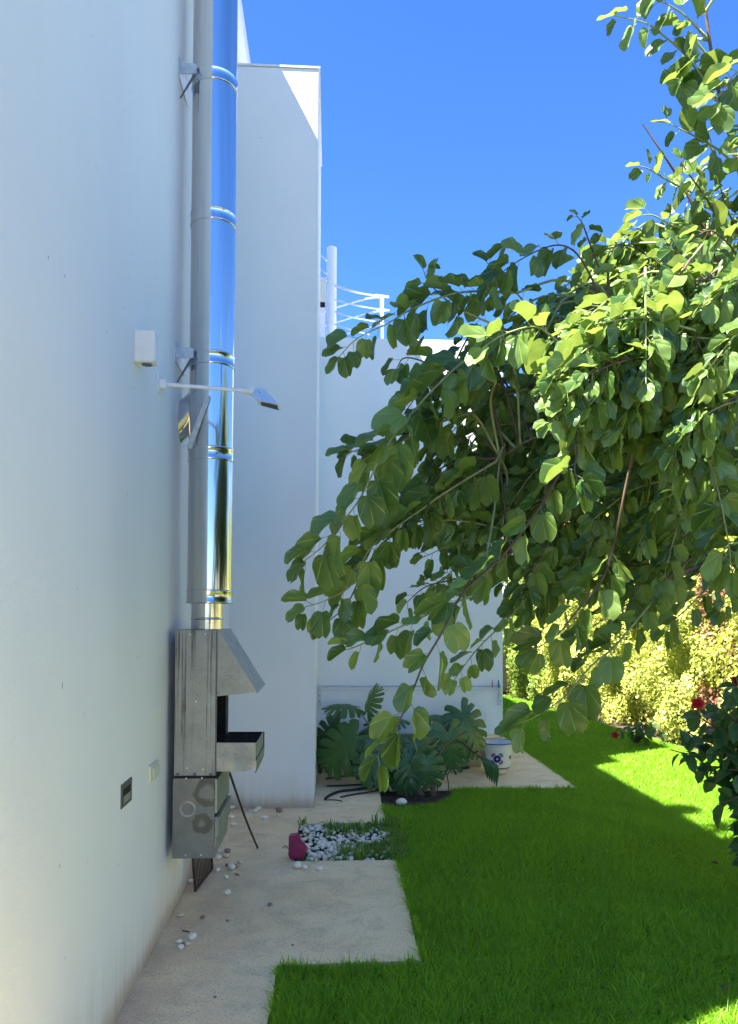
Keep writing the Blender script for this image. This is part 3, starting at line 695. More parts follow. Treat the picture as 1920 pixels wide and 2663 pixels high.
# ---------------------------------------------------------------- pebbles
def pebble_mesh(i, mat):
    bm = bmesh.new(); bmesh.ops.create_icosphere(bm, subdivisions=2, radius=1)
    s = (random.uniform(.8, 1.15), random.uniform(.65, .95), random.uniform(.45, .65)); ph = [random.uniform(0, 6) for _ in range(6)]
    for v in bm.verts:
        k = 1 + .10 * math.sin(2.1 * v.co.x + ph[0]) + .09 * math.sin(2.6 * v.co.y + ph[1]) + .07 * math.sin(3.1 * v.co.z + ph[2])
        v.co = Vector((v.co.x * s[0], v.co.y * s[1], v.co.z * s[2])) * k
    for f in bm.faces: f.smooth = True
    zm = min(v.co.z for v in bm.verts)
    for v in bm.verts: v.co.z -= zm
    me = bpy.data.meshes.new('pebble'); bm.to_mesh(me); bm.free(); me.materials.append(mat); return me
PB = [pebble_mesh(i, MAT['pebble']) for i in range(7)] + [pebble_mesh(i, MAT['pebble_cream']) for i in range(3)]
PBR = [pebble_mesh(i, MAT['pebble_brown']) for i in range(3)]
def pebble(me, loc, r, label, group, cat='pebble', tilt=.15):
    o = link('pebble', me); o.location = loc; o.scale = (r, r, r)
    o.rotation_euler = (random.uniform(-tilt, tilt), random.uniform(-tilt, tilt), random.uniform(0, 6.28)); tag(o, label, cat, group); return o
LP = [(603, 2104, 9, 'w', 'white pebble at the foot of the white wall block, behind the rod'), (673, 2106, 11, 'w', 'large white pebble farthest back near the wall block'), (664, 2113, 8, 'w', 'small white pebble just in front of a larger one near the wall block'),
      (689, 2131, 10, 'w', 'upright white pebble alone on the path between rod and wall block'), (599, 2127, 12, 'w', 'white pebble half hidden behind the lower barbecue cabinet'), (606, 2147, 7, 'w', 'tiny white pebble behind the barbecue, left of the rod'),
      (568, 2216, 9, 'w', 'pebble beside the lower front corner of the barbecue cabinet'), (592, 2218, 9, 'b', 'tan pebble farthest right beside the cabinet corner'), (588, 2230, 9, 'c', 'dull cream pebble standing beside the cabinet corner'),
      (569, 2236, 9, 'w', 'white pebble right of the grill rack top'), (624, 2244, 8, 'c', 'cream pebble lying with dark crumbs right of the grill rack'), (591, 2252, 7, 'b', 'flat brown pebble behind the largest white pebble'),
      (601, 2260, 13, 'w', 'largest white pebble in the cluster right of the grill rack'), (612, 2258, 8, 'b', 'brown pebble touching the largest white pebble'), (566, 2266, 8, 'w', 'white pebble right of the grill rack foot'),
      (587, 2284, 8, 'w', 'white pebble alone in front of the pebble cluster'), (497, 2296, 9, 'w', 'white pebble tucked between wall and grill rack'), (590, 2328, 11, 'w', 'white pebble alone in the middle of the path before the grill rack'),
      (468, 2384, 9, 'c', 'cream pebble close to the wall in front of the grill rack'), (527, 2390, 7, 'b', 'brown pebble on the path left of the middle'), (592, 2397, 5, 'b', 'tiny brown pebble on the mid path'),
      (499, 2440, 15, 'w', 'biggest white pebble on the near path by the wall'), (466, 2453, 10, 'w', 'white pebble left of the biggest one on the near path'), (475, 2458, 7, 'b', 'small brown pebble among the near white pebbles'),
      (489, 2458, 8, 'c', 'cream pebble below the biggest near pebble'), (471, 2468, 9, 'w', 'nearest white pebble on the path by the wall'), (702, 2355, 8, 'b', 'dark brown pebble alone on the open path'),
      (773, 2259, 13, 'w', 'white pebble on the path in front of the crimson pot'), (794, 2260, 8, 'w', 'small white pebble between two others before the pebble bed'), (831, 2262, 10, 'w', 'upright white pebble before the pebble bed edge'),
      (726, 2111, 10, 'b', 'flat grey-brown stone near the wall block corner'), (558, 2595, 5, 'b', 'tiny dark stone on the nearest path slab'), (761, 2460, 4, 'b', 'tiny dark crumb by the grass notch')]
for x, y, r, k, lab in LP:
    p = G(x, y, 0); d = p.y
    me = random.choice(PBR) if k == 'b' else (random.choice(PB[7:]) if k == 'c' else random.choice(PB[:7]))
    pebble(me, (p.x, p.y, -.001), r * d / F * 1.02, lab, 'loose pebbles on the path')
p = G(1043, 2092, -.018); pebble(PB[1], (p.x, p.y, -.019), .045, 'white stone on the bare soil under the monstera', 'loose pebbles on the path')
n_p = 0; tries = 0; placed = []
while n_p < 298 and tries < 6000:
    tries += 1
    x, y = random.uniform(-.20, .40), random.uniform(4.64, 5.42)
    gx = (x + .2) / .6; gy = (y - 4.64) / .78
    grassy = (gx > .45 and gy < .42) or (gx > .30 and gy > .68)
    if grassy and random.random() < .72: continue
    if (Vector((x, y)) - Vector((cpot.location.x, cpot.location.y))).length < .05: continue
    r = random.uniform(.011, .024)
    if any((x - a) ** 2 + (y - b) ** 2 < ((r + c) * .74) ** 2 for a, b, c in placed): continue
    placed.append((x, y, r)); n_p += 1
    pebble(random.choice(PB), (x, y, -.024 + random.uniform(0, .016)), r, 'rounded white pebble packed in the pebble bed beside the crimson pot', 'pebbles of the pebble bed', tilt=.5)
def weed_mesh():
    V = []; T = []
    def tuft(x, y, n, h, spread, w=.005):
        for _ in range(n):
            a = random.uniform(0, 6.28); L = h * random.uniform(.5, 1.1); l = spread * random.uniform(.3, 1)
            bx, by = x + random.gauss(0, .018), y + random.gauss(0, .018)
            c, s = math.cos(a), math.sin(a); ww = w * random.uniform(.6, 1.3); px2, py2 = -s * ww / 2, c * ww / 2
            V.extend([(bx - px2, by - py2, -.022), (bx + px2, by + py2, -.022), (bx + c * l * .5 + px2, by + s * l * .5 + py2, L * .75 - .02), (bx + c * l * .5 - px2, by + s * l * .5 - py2, L * .75 - .02), (bx + c * l, by + s * l, L * random.uniform(.7, 1) - .02)])
            T.extend([random.random()] * 5)
    for _ in range(130):
        if random.random() < .5: x, y = random.uniform(.06, .42), random.uniform(4.66, 4.96)
        else: x, y = random.uniform(-.02, .42), random.uniform(5.16, 5.42)
        tuft(x, y, 14, random.uniform(.04, .075), .045, .0045)
    for _ in range(22): tuft(random.uniform(-.2, .4), random.uniform(4.64, 5.42), 6, .045, .035, .004)
    for x, y, h in ((.17, 4.68, .11), (.33, 5.36, .15), (.36, 4.9, .11), (-.18, 5.40, .10), (-.16, 4.66, .06)): tuft(x, y, 16, h, .08, .008)
    for _ in range(16): tuft(-.22 + random.random() * .62, random.choice((4.63, 5.44)), 4, .05, .05, .004)
    for _ in range(60): tuft(random.uniform(.39, .50), random.uniform(4.6, 5.5), 10, .075, .06, .005)
    k = np.arange(len(V) // 5)[:, None] * 5
    return np_mesh('weeds', np.array(V), k + np.array([0, 1, 2, 3]), k + np.array([3, 2, 4]), MAT['weed'], np.array(T))
tag(link('weeds', weed_mesh()), 'low grassy weeds growing through the white pebbles', 'weeds', kind='stuff')

# ---------------------------------------------------------------- black hoses near the monstera, twigs on the path
def hose(pts, r, label, name='garden_hose', mat='rubber', cat='hose', group=None):
    o = MB().tube(smooth_path([G(x, y, r + .001) for x, y in pts], 7), r, 7).build(name, MAT[mat]); tag(o, label, cat, group); return o
hose([(846, 2078), (858, 2068), (885, 2058), (920, 2054), (975, 2046)], .011, 'thick black hose end curving out from under the monstera')
hose([(886, 2073), (920, 2066), (960, 2060), (1000, 2052)], .007, 'thin black hose lying nearest the soil edge')
hose([(850, 2044), (890, 2043), (930, 2041), (985, 2043)], .007, 'thin black hose running straight behind the thick one')
hose([(848, 2025), (870, 2022), (900, 2018), (930, 2019)], .007, 'short black hose against the rear wing foot')
hose([(1150, 1996), (1180, 1990), (1205, 1989), (1220, 1996), (1200, 1998), (1160, 1997)], .010, 'loop of black hose under the right monstera leaves')
hose([(843, 2081), (860, 2080), (885, 2082), (890, 2086)], .004, 'thin wire end lying at the thick hose tip')
hose([(474, 2420), (484, 2422), (493, 2424)], .003, 'dry brown twig on the path near the wall', 'dry_twig', 'brown_twig', 'twig')
hose([(735, 2205), (742, 2200), (752, 2209)], .002, 'thin bent stalk beside the crimson pot', 'dry_twig', 'brown_twig', 'twig')
hose([(612, 2272), (618, 2275), (622, 2276)], .003, 'short dry twig right of the loose pebbles', 'dry_twig', 'brown_twig', 'twig')

# ================================================================ PLANTS
def frame(axis, normal):
    a = axis.normalized(); n = (normal - a * normal.dot(a))
    n = n.normalized() if n.length > 1e-5 else a.orthogonal().normalized()
    s = a.cross(n); return Matrix((s, a, n)).transposed()
def set_uv(me, uv):
    l = me.uv_layers.new(name='UVMap'); idx = np.empty(len(me.loops), np.int32); me.loops.foreach_get('vertex_index', idx)
    l.data.foreach_set('uv', np.asarray(uv, np.float32)[idx].ravel())

# ---- two-lobed leaf (unit length): rows from the stalk to the tip, folded along the midrib
def lobed_leaf(fold, wave, curl, notch=.14, seed=0):
    r = random.Random(seed); nrow, ncol = 11, 2
    out = []                                             # outline of the right half, from stalk to tip notch
    for i in range(nrow + 1):
        t = i / nrow; th = math.pi * t
        x = .47 * math.sin(th) ** .72 * (1 + .07 * math.cos(th)) + (.006 * math.sin(4.5 * th + seed) if 1 < i < nrow - 1 else 0); y = .47 - .51 * math.cos(th) - (.03 if 0 < i < 3 else 0)
        if i == 0: x, y = .0, .0
        if i == nrow: x, y = .0, .97 - notch
        out.append((x, y))
    V = []; Q = []; UV = []
    ph = r.uniform(0, 6); fr = r.uniform(1.1, 1.9)
    for side in (1, -1):
        b = len(V)
        for i in range(nrow + 1):
            mx, my = 0, (.97 - notch) * i / nrow
            for j in range(ncol + 1):
                k = j / ncol; x = mx + (out[i][0] - mx) * k; y = my + (out[i][1] - my) * k
                z = x * math.tan(fold * .5) if False else 0
                fx = x * math.cos(fold); fz = x * math.sin(fold)
                fz += wave * k * k * math.sin(fr * 2 * math.pi * y + ph + side) * .055 - curl * y * y * .35 - .12 * x * x
                V.append((side * fx, y - .0, fz)); UV.append((.5 + side * x * .9, y))
        for i in range(nrow):
            for j in range(ncol):
                q = [b + i * (ncol + 1) + j, b + i * (ncol + 1) + j + 1, b + (i + 1) * (ncol + 1) + j + 1, b + (i + 1) * (ncol + 1) + j]
                Q.append(q if side == 1 else q[::-1])
    return np.array(V), np.array(Q), np.array(UV)
LEAF = [lobed_leaf(f, w, c, nt, k) for k, (f, w, c, nt) in enumerate([(.35, .6, .3, .12), (.6, .8, .4, .16), (.9, .7, .5, .12), (1.1, .8, .3, .15), (.45, 1.2, .7, .10), (.75, 1.1, .1, .18), (.3, .9, .6, .14), (1.0, 1.0, .7, .1)])]
LEAF_ME = []
for V_, Q_, UV_ in LEAF:
    me = np_mesh('leaf', V_, Q_, None, MAT['leaf'], None, True); set_uv(me, UV_); LEAF_ME.append(me)

tree = empty('orchid_tree', (2.35, 3.5, 0)); tag(tree, 'orchid tree with two-lobed leaves reaching in from the right over the lawn', 'tree')
fork = Vector((2.25, 3.42, 1.75))
limbs = [
    [fork, P(1960, 1210, 3.3), P(1900, 1185, 3.2), P(1650, 1110, 3.1), P(1420, 1130, 3.0), P(1300, 1190, 2.9)],
    [fork, P(2000, 1050, 3.2), P(1850, 950, 3.1), P(1700, 850, 3.0), P(1580, 780, 2.9)],
    [fork, P(2060, 1000, 2.9), P(1990, 700, 2.75), P(1920, 430, 2.65), P(1865, 215, 2.6), P(1832, 0, 2.55), P(1815, -160, 2.5)],
    [fork, P(2000, 1420, 3.4), P(1800, 1480, 3.3), P(1600, 1560, 3.2), P(1480, 1640, 3.1)],
    [fork, P(2050, 1150, 2.9), P(1930, 1060, 2.55), P(1760, 1010, 2.4), P(1560, 1000, 2.3)],
    [fork, P(2000, 1250, 3.8), P(1800, 1130, 4.1), P(1500, 1010, 4.2), P(1300, 960, 4.3)],
    [fork, P(2040, 900, 3.2), P(1950, 800, 3.1), P(1885, 710, 2.95), P(1850, 640, 2.9)],
    [fork, P(1990, 1330, 3.6), P(1700, 1330, 3.6), P(1400, 1380, 3.4)],
]
trunk = MB().tube(smooth_path([(2.38, 3.52, -.05), (2.36, 3.5, .5), (2.30, 3.45, 1.2), fork], 5), [.085 - .0022 * i for i in range(16)], 14).build('trunk', MAT['bark'], tree)
limb_pts = []
for li, l in enumerate(limbs):
    q = smooth_path(l, 8); n = len(q); lr = .015 if li in (2, 6) else .022
    MB().tube(q, [lr * (1 - .85 * i / (n - 1)) for i in range(n)], 8).build('limb', MAT['bark'], tree); limb_pts += q[4:]
# twigs: (points x, y, depth), leaf length, leaf spacing
TW = [
    ([(1560, 780, 2.9), (1535, 715, 2.85), (1490, 650, 2.8), (1430, 640, 2.75), (1330, 690, 2.7), (1270, 745, 2.65)], .085, .045),
    ([(1350, 760, 2.75), (1200, 760, 2.7), (1080, 800, 2.65), (1010, 840, 2.6), (930, 880, 2.6), (880, 930, 2.6)], .088, .034),
    ([(1300, 850, 2.7), (1190, 800, 2.7), (1120, 740, 2.7), (1100, 700, 2.7)], .078, .034),
    ([(1420, 860, 2.8), (1360, 780, 2.8), (1300, 720, 2.8), (1265, 680, 2.8)], .080, .036),
    ([(1300, 1000, 2.75), (1160, 960, 2.7), (1060, 930, 2.65), (1030, 960, 2.62)], .085, .040),
    ([(1290, 990, 2.7), (1222, 935, 2.65), (1130, 1010, 2.6), (1060, 1090, 2.55), (1000, 1170, 2.5), (940, 1290, 2.45), (880, 1371, 2.42), (837, 1423, 2.4), (790, 1460, 2.4)], .105, .046),
    ([(1200, 1080, 2.75), (1090, 1120, 2.7), (990, 1180, 2.68), (900, 1170, 2.65)], .095, .042),
    ([(1290, 1200, 2.85), (1150, 1286, 2.75), (1085, 1333, 2.7), (1008, 1388, 2.65), (957, 1435, 2.6), (915, 1520, 2.58), (850, 1560, 2.55), (790, 1580, 2.55)], .098, .044),
    ([(1050, 1370, 2.7), (990, 1420, 2.66), (940, 1500, 2.62), (900, 1575, 2.6), (850, 1620, 2.6)], .098, .048),
    ([(1480, 1190, 2.5), (1398, 1328, 2.42), (1308, 1444, 2.36), (1205, 1542, 2.3), (1150, 1645, 2.25), (1102, 1727, 2.22), (1068, 1812, 2.2), (1038, 1876, 2.18), (1005, 1930, 2.17), (975, 1975, 2.15)], .092, .058),
    ([(1330, 1440, 2.8), (1200, 1500, 2.75), (1110, 1525, 2.7), (1060, 1565, 2.7)], .070, .034),
    ([(1250, 1540, 2.6), (1130, 1590, 2.55), (1020, 1640, 2.5), (930, 1680, 2.5), (900, 1690, 2.5)], .090, .040),
    ([(1420, 1500, 2.9), (1320, 1610, 2.8), (1240, 1690, 2.75), (1180, 1770, 2.7)], .075, .038),
    ([(1700, 1560, 2.9), (1600, 1680, 2.75), (1540, 1730, 2.65), (1470, 1810, 2.58), (1400, 1860, 2.52), (1340, 1885, 2.5)], .098, .060),
    ([(1800, 1450, 3.1), (1700, 1530, 3.0), (1600, 1590, 2.95), (1500, 1660, 2.9)], .090, .05),
    ([(1600, 1400, 2.6), (1570, 1500, 2.55), (1500, 1590, 2.5), (1450, 1650, 2.5), (1390, 1690, 2.5)], .100, .046),
    ([(1850, 1520, 3.2), (1780, 1590, 3.1), (1720, 1640, 3.0)], .085, .06),
    # sunlit layer in front
    ([(1560, 1010, 2.3), (1500, 950, 2.22), (1440, 880, 2.15), (1390, 850, 2.1), (1310, 870, 2.05), (1255, 905, 2.0)], .095, .040),
    ([(1560, 1010, 2.28), (1500, 1065, 2.15), (1497, 1120, 2.1), (1500, 1180, 2.08), (1495, 1225, 2.06), (1510, 1265, 2.05)], .108, .034),
    ([(1740, 1020, 2.4), (1820, 1150, 2.3), (1860, 1250, 2.25), (1890, 1380, 2.2), (1905, 1490, 2.2)], .108, .034),
    ([(1900, 1060, 2.4), (1840, 1100, 2.3), (1800, 1190, 2.28), (1780, 1240, 2.28)], .10, .040),
    ([(1760, 1010, 2.4), (1640, 1080, 2.35), (1580, 1090, 2.32), (1530, 1060, 2.3)], .092, .036),
    ([(1700, 980, 2.4), (1620, 900, 2.35), (1560, 850, 2.32), (1500, 840, 2.3)], .10, .038),
    ([(1800, 970, 2.5), (1720, 900, 2.45), (1660, 830, 2.42), (1560, 800, 2.4), (1500, 830, 2.4)], .090, .036),
    ([(1880, 940, 2.6), (1800, 860, 2.55), (1720, 780, 2.52), (1650, 730, 2.5)], .085, .034),
    ([(1920, 860, 2.6), (1850, 800, 2.55), (1790, 720, 2.52), (1760, 640, 2.5)], .085, .034),
    ([(1900, 1000, 2.5), (1830, 960, 2.42), (1780, 1040, 2.4), (1700, 1120, 2.38), (1640, 1150, 2.36)], .100, .036),
    ([(1800, 760, 3.2), (1720, 690, 3.2), (1640, 640, 3.2), (1580, 640, 3.2), (1530, 660, 3.2)], .080, .030),
    ([(1850, 700, 3.0), (1760, 640, 3.2), (1700, 620, 3.2), (1630, 620, 3.2)], .072, .030),
    ([(1560, 700, 2.85), (1530, 620, 2.8), (1515, 580, 2.8), (1500, 560, 2.8)], .050, .030),
    ([(1865, 260, 2.6), (1790, 150, 2.58), (1730, 95, 2.56), (1680, 60, 2.55), (1600, 40, 2.55)], .078, .034),
    ([(1925, 440, 2.65), (1870, 390, 2.62), (1800, 350, 2.6), (1740, 320, 2.6)], .080, .05),
    ([(1840, 100, 2.56), (1770, 30, 2.54), (1690, -10, 2.54)], .080, .034),
    ([(1835, 30, 2.55), (1880, -30, 2.5), (1960, -60, 2.45)], .085, .04),
    ([(1880, 260, 2.6), (1920, 220, 2.58), (1980, 200, 2.55)], .085, .04),
    ([(1800, 500, 2.85), (1740, 470, 2.82), (1690, 440, 2.8), (1660, 430, 2.8)], .060, .032),
    ([(1840, 600, 2.85), (1760, 590, 2.8), (1700, 560, 2.78), (1665, 560, 2.78)], .085, .05),
    ([(1880, 600, 2.8), (1840, 520, 2.78), (1790, 450, 2.75), (1770, 410, 2.75)], .062, .036),
    ([(1930, 620, 2.8), (1890, 540, 2.75), (1870, 470, 2.72)], .085, .04),
    ([(1940, 700, 2.7), (1900, 640, 2.66), (1850, 600, 2.62), (1800, 620, 2.6)], .088, .036),
]
def fill(n, poly, d0, d1, ln, sz):
    xs = [p[0] for p in poly]; ys = [p[1] for p in poly]; out = []
    while len(out) < n:
        x, y = random.uniform(min(xs), max(xs)), random.uniform(min(ys), max(ys)); c = False
        for (xa, ya), (xb, yb) in zip(poly, poly[1:] + poly[:1]):
            if (ya > y) != (yb > y) and x < (xb - xa) * (y - ya) / (yb - ya) + xa: c = not c
        if not c: continue
        d = random.uniform(d0, d1); L = ln * F / d * random.uniform(.7, 1.2); a = random.gauss(2.6, .36)
        p0 = (x - math.cos(a) * L * .5, y - math.sin(a) * L * .4); p2 = (x + math.cos(a) * L * .5, y + math.sin(a) * L * .5 + L * .12)
        out.append(([(p0[0], p0[1], d + .12), (x, y - L * .04, d + .03), (p2[0], p2[1], d - .06)], sz * random.uniform(.85, 1.15), random.uniform(.030, .039)))
    return out
MASS = [(1240, 1010), (1290, 870), (1400, 800), (1560, 790), (1900, 900), (1940, 1480), (1750, 1470), (1560, 1500), (1350, 1520), (1270, 1440), (1210, 1380), (1190, 1200)]
TW += fill(125, MASS, 2.75, 3.6, .42, .078)
TW += fill(80, [(1400, 930), (1500, 870), (1940, 900), (1960, 1450), (1600, 1480), (1400, 1450), (1300, 1250)], 3.6, 4.5, .5, .085)
TW += fill(30, [(1480, 860), (1600, 780), (1700, 800), (1720, 1080), (1560, 1060)], 2.0, 2.35, .30, .078)
TW += fill(46, [(1660, 800), (1780, 720), (1940, 700), (1960, 1130), (1760, 1130), (1680, 1000)], 2.1, 2.6, .32, .080)
TW += fill(36, [(1480, 760), (1540, 660), (1700, 590), (1930, 600), (1950, 820), (1700, 800)], 3.1, 3.6, .34, .080)
TW += fill(17, [(1060, 1010), (1180, 860), (1300, 800), (1330, 1000), (1260, 1420), (1130, 1430), (1040, 1280)], 2.75, 3.2, .34, .080)
TW += fill(1, [(1720, 130), (1870, 90), (1890, 260), (1730, 240)], 2.5, 2.65, .17, .10)
TW += fill(2, [(1880, 20), (1960, 20), (1970, 520), (1900, 480)], 2.45, 2.7, .18, .10)
TW += fill(4, [(1650, 540), (1790, 450), (1940, 420), (1940, 640), (1660, 640)], 2.9, 3.2, .26, .085)
TW += fill(75, [(2170, 150), (2600, 100), (2900, 700), (2800, 1400), (2150, 1450)], 2.7, 4.6, .5, .105)  # unseen outer crown, added to block sky light from the visible leaves
leaves = []                                            # (matrix, variant, size)
LIGHT = Vector((-.30, -.50, .80))
def twig(pts, size, gap):
    q = smooth_path([P(*p) for p in pts], 10)
    base = q[0]; near = min(limb_pts, key=lambda p: (p - base).length)
    path = (smooth_path([near, near.lerp(base, .5) + Vector((random.uniform(-.04, .04), .05, .05 + random.uniform(0, .05))), base], 4)[:-1] if (near - base).length > .02 else []) + q
    n = len(path)
    MB().tube(path, [.0055 * (1 - .72 * i / (n - 1)) for i in range(n)], 5, False).build('twig', MAT['twig'] if random.random() < .6 else MAT['brown_twig'], tree)
    acc = 0; side = random.choice((-1, 1)); total = sum((q[i + 1] - q[i]).length for i in range(len(q) - 1)); run = 0
    for i in range(len(q) - 1):
        seg = q[i + 1] - q[i]; L = seg.length; t = seg.normalized(); run += L; acc += L
        if run < min(.05, total * .15): continue
        while acc > gap:
            acc -= gap; p = q[i] + seg * random.random()
            lat = t.cross(Vector((0, 1, .15))).normalized() * side
            if abs(t.z) < .75 and lat.z * side < 0: pass
            out = (lat * .75 + t * .55 + Vector((random.gauss(0, .25), random.gauss(0, .3), random.gauss(0, .2) - .35))).normalized()
            pet = p + (lat * .6 + t * .5 + Vector((0, random.gauss(0, .2), -.1))).normalized() * size * random.uniform(.2, .38)
            ax = (out + Vector((0, 0, -.38))).normalized()
            nrm = LIGHT + Vector((random.gauss(0, .55), random.gauss(0, .45), random.gauss(0, .45)))
            s = size * random.uniform(.66, 1.18) * (.62 + .38 * min(1, (total - run) / .12 + .15))
            leaves.append((Matrix.Translation(pet) @ frame(ax, nrm).to_4x4() @ Matrix.Diagonal((s, s, s, 1)), random.randrange(len(LEAF)), s, p, pet)); side = -side
    e = q[-1]; t = (q[-1] - q[-2]).normalized()
    leaves.append((Matrix.Translation(e) @ frame(t + Vector((0, 0, -.3)), LIGHT).to_4x4() @ Matrix.Diagonal((size * .75,) * 3 + (1,)), random.randrange(len(LEAF)), size * .75, e - t * .005, e))
for ti, (a_, b_, c_) in enumerate(TW): twig(a_, b_ * (1.10 if ti < 17 else 1.12 if 29 < ti < 41 else 1.0), c_ * (.84 if ti < 17 else .92))
# bare dead twig against the sky
MB().tube(smooth_path([P(1885, 705, 2.95), P(1830, 590, 2.9), P(1775, 480, 2.88), P(1725, 400, 2.86), P(1672, 322, 2.86)], 8), [.008 * (1 - .7 * i / 32) for i in range(33)], 6).build('bare_twig', MAT['brown_twig'], tree)
# stalks of the leaves, one part
pb = MB()
for m, k, s, a, b in leaves: pb.tube([a, b], [.0012, .001], 3, False)
pb.build('leaf_stalks', MAT['twig'], tree); bpy.data.objects['leaf_stalks']['kind'] = 'stuff'
# the 300 leaves that show largest become parts, the rest one mass
cent = np.array([m @ Vector((0, .45, 0)) for m, *_ in leaves]); ux, uy, dz = proj(cent)
gridw, gridh, cell = 240, 333, 8; order = np.argsort(dz); zb = np.zeros((gridh, gridw), bool); vis = np.zeros(len(leaves))
for i in order:
    r = .42 * leaves[i][2] * F / dz[i] / cell; cx, cy = ux[i] / cell, uy[i] / cell
    x0, x1, y0, y1 = max(0, int(cx - r * .8)), min(gridw, int(cx + r * .8) + 1), max(0, int(cy - r * .8)), min(gridh, int(cy + r * .8) + 1)
    if x0 < x1 and y0 < y1:
        blk = zb[y0:y1, x0:x1]; vis[i] = (~blk).sum(); blk[:] = True
big = set(np.argsort(-vis)[:300].tolist())
MV = []; MQ = []; MT = []; MU = []; off = 0
inv = Matrix.Translation(-Vector(tree.location))
for i, (m, k, s, a, b) in enumerate(leaves):
    if i in big:
        o = bpy.data.objects.new('leaf', LEAF_ME[k]); COL.objects.link(o); o.parent = tree; o.matrix_local = inv @ m
    else:
        v = LEAF[k][0] @ np.array(m.to_3x3()).T + np.array(m.translation); MV.append(v); MQ.append(LEAF[k][1] + off); MU.append(LEAF[k][2]); off += len(v); MT.append(np.full(len(v), random.random() ** 1.5))  # tint skewed dark: the inner crown's shade is put into the leaf colour
me = np_mesh('crown', np.concatenate(MV), np.concatenate(MQ), None, MAT['leaf_mass'], np.concatenate(MT), True); set_uv(me, np.concatenate(MU))
crown = link('crown', me, tree); crown['kind'] = 'stuff'
print('LEAVES', len(leaves), 'twigs', len(TW))

for px2, py2, sc, lab in ((1880, 2568, .05, 'curled brown fallen leaf on the lawn near the bottom right corner'), (1868, 2248, .045, 'dry brown leaf on the shaded lawn below the hibiscus'), (1205, 2470, .03, 'small dry leaf on the lawn right of the grass notch')):
    o = link('fallen_leaf', np_mesh('fallen_leaf', *LEAF[5][:2], None, MAT['dead'], None, True)); p = G(px2, py2, .02)
    o.matrix_world = Matrix.Translation(p) @ Matrix.Rotation(random.uniform(0, 6), 4, 'Z') @ Matrix.Rotation(.25, 4, 'X') @ Matrix.Diagonal((sc, sc, sc, 1)); tag(o, lab, 'leaf', 'fallen leaves on the lawn')
# ---------------------------------------------------------------- monstera
def monstera_leaf(seed, nl=7, cutd=.52):
    """heart-shaped blade: strips follow the side veins, deep slits between the lobes"""
    r = random.Random(seed); nv, ns = 84, 5; V = []; UV = []; Q = []
    for side in (1, -1):
        cuts = [(k + .75) / (nl + .6) + r.uniform(-.015, .015) for k in range(nl)]; b = len(V)
        for i in range(nv + 1):
            v = i / nv; y0 = v * .92; ph = R(150 - 128 * v ** .8); L = (.37 + .26 * math.sin(math.pi * v ** .75)) * (1 - v ** 5) + .06
            dm = min(abs(v - c) for c in cuts); w = .016
            lobe = 1 - .10 * max(0, 1 - dm / .05)
            if dm < w: L *= 1 - (cutd if v > .12 else cutd * .5)
            L *= lobe
            for k in range(ns + 1):
                t = k / ns; d = L * t; bend = .35 * t * t * (1 - v)
                x = d * math.sin(ph - bend * .6); y = y0 + d * math.cos(ph - bend * .6)
                z = .10 * x - .62 * x * x - .42 * max(0, y) ** 2 + .018 * math.sin(26 * v + seed) * t
                V.append((side * x, y, z)); UV.append((.5 + side * x * .7, max(0, y)))
        for i in range(nv):
            for k in range(ns):
                q = (b + i * (ns + 1) + k, b + i * (ns + 1) + k + 1, b + (i + 1) * (ns + 1) + k + 1, b + (i + 1) * (ns + 1) + k); Q.append(q if side == 1 else q[::-1])
    return np.array(V), np.array(Q), None, np.array(UV)
MON = []
for k in range(4):
    V_, Q_, T_, UV_ = monstera_leaf(k, 6 + k % 3, .5 + .06 * k); ms = []
    for mm in ('monstera', 'monstera_pale'):
        me = np_mesh('leaf', V_, Q_, T_, MAT[mm], None, True); set_uv(me, UV_); ms.append(me)
    MON.append(ms)
mon = empty('monstera_plant', (.72, 6.45, 0)); tag(mon, 'large monstera plant with slit leaves against the rear wing', 'plant')
hub = Vector((.72, 6.42, .0))
ML = [  # leaf base x, y px, depth, size, pointing (image dir x, y), facing camera amount, pale?
    (925, 1915, 6.55, .46, (-.75, .55), .75, 1), (925, 1840, 6.85, .34, (-.8, -.25), .2, 1), (880, 1890, 6.9, .50, (-.75, .65), .45, 0), (1015, 1940, 6.40, .46, (-.1, 1), .8, 0), (995, 1965, 6.35, .34, (-.8, .6), .8, 0),
    (1200, 1850, 6.75, .44, (.35, .6), .35, 0), (1165, 1905, 6.55, .44, (.15, 1), .75, 0), (1112, 1975, 6.25, .30, (.05, 1), .85, 0), (1080, 1930, 6.45, .34, (.2, .9), .7, 0),
    (1035, 1868, 6.9, .36, (-.6, -.1), .25, 0), (1110, 1868, 6.9, .36, (.4, -.1), .3, 0), (1205, 1880, 6.7, .38, (.6, .6), .4, 0), (960, 1935, 6.6, .38, (-.3, .9), .7, 0), (1050, 1975, 6.3, .30, (.6, .7), .7, 0),
    (955, 1850, 6.8, .30, (.1, -1), .3, 1), (1000, 1890, 6.8, .36, (-.9, .1), .3, 0), (1185, 1885, 6.9, .40, (.1, .5), .4, 0), (1070, 1995, 6.3, .28, (-.6, .8), .7, 0)]
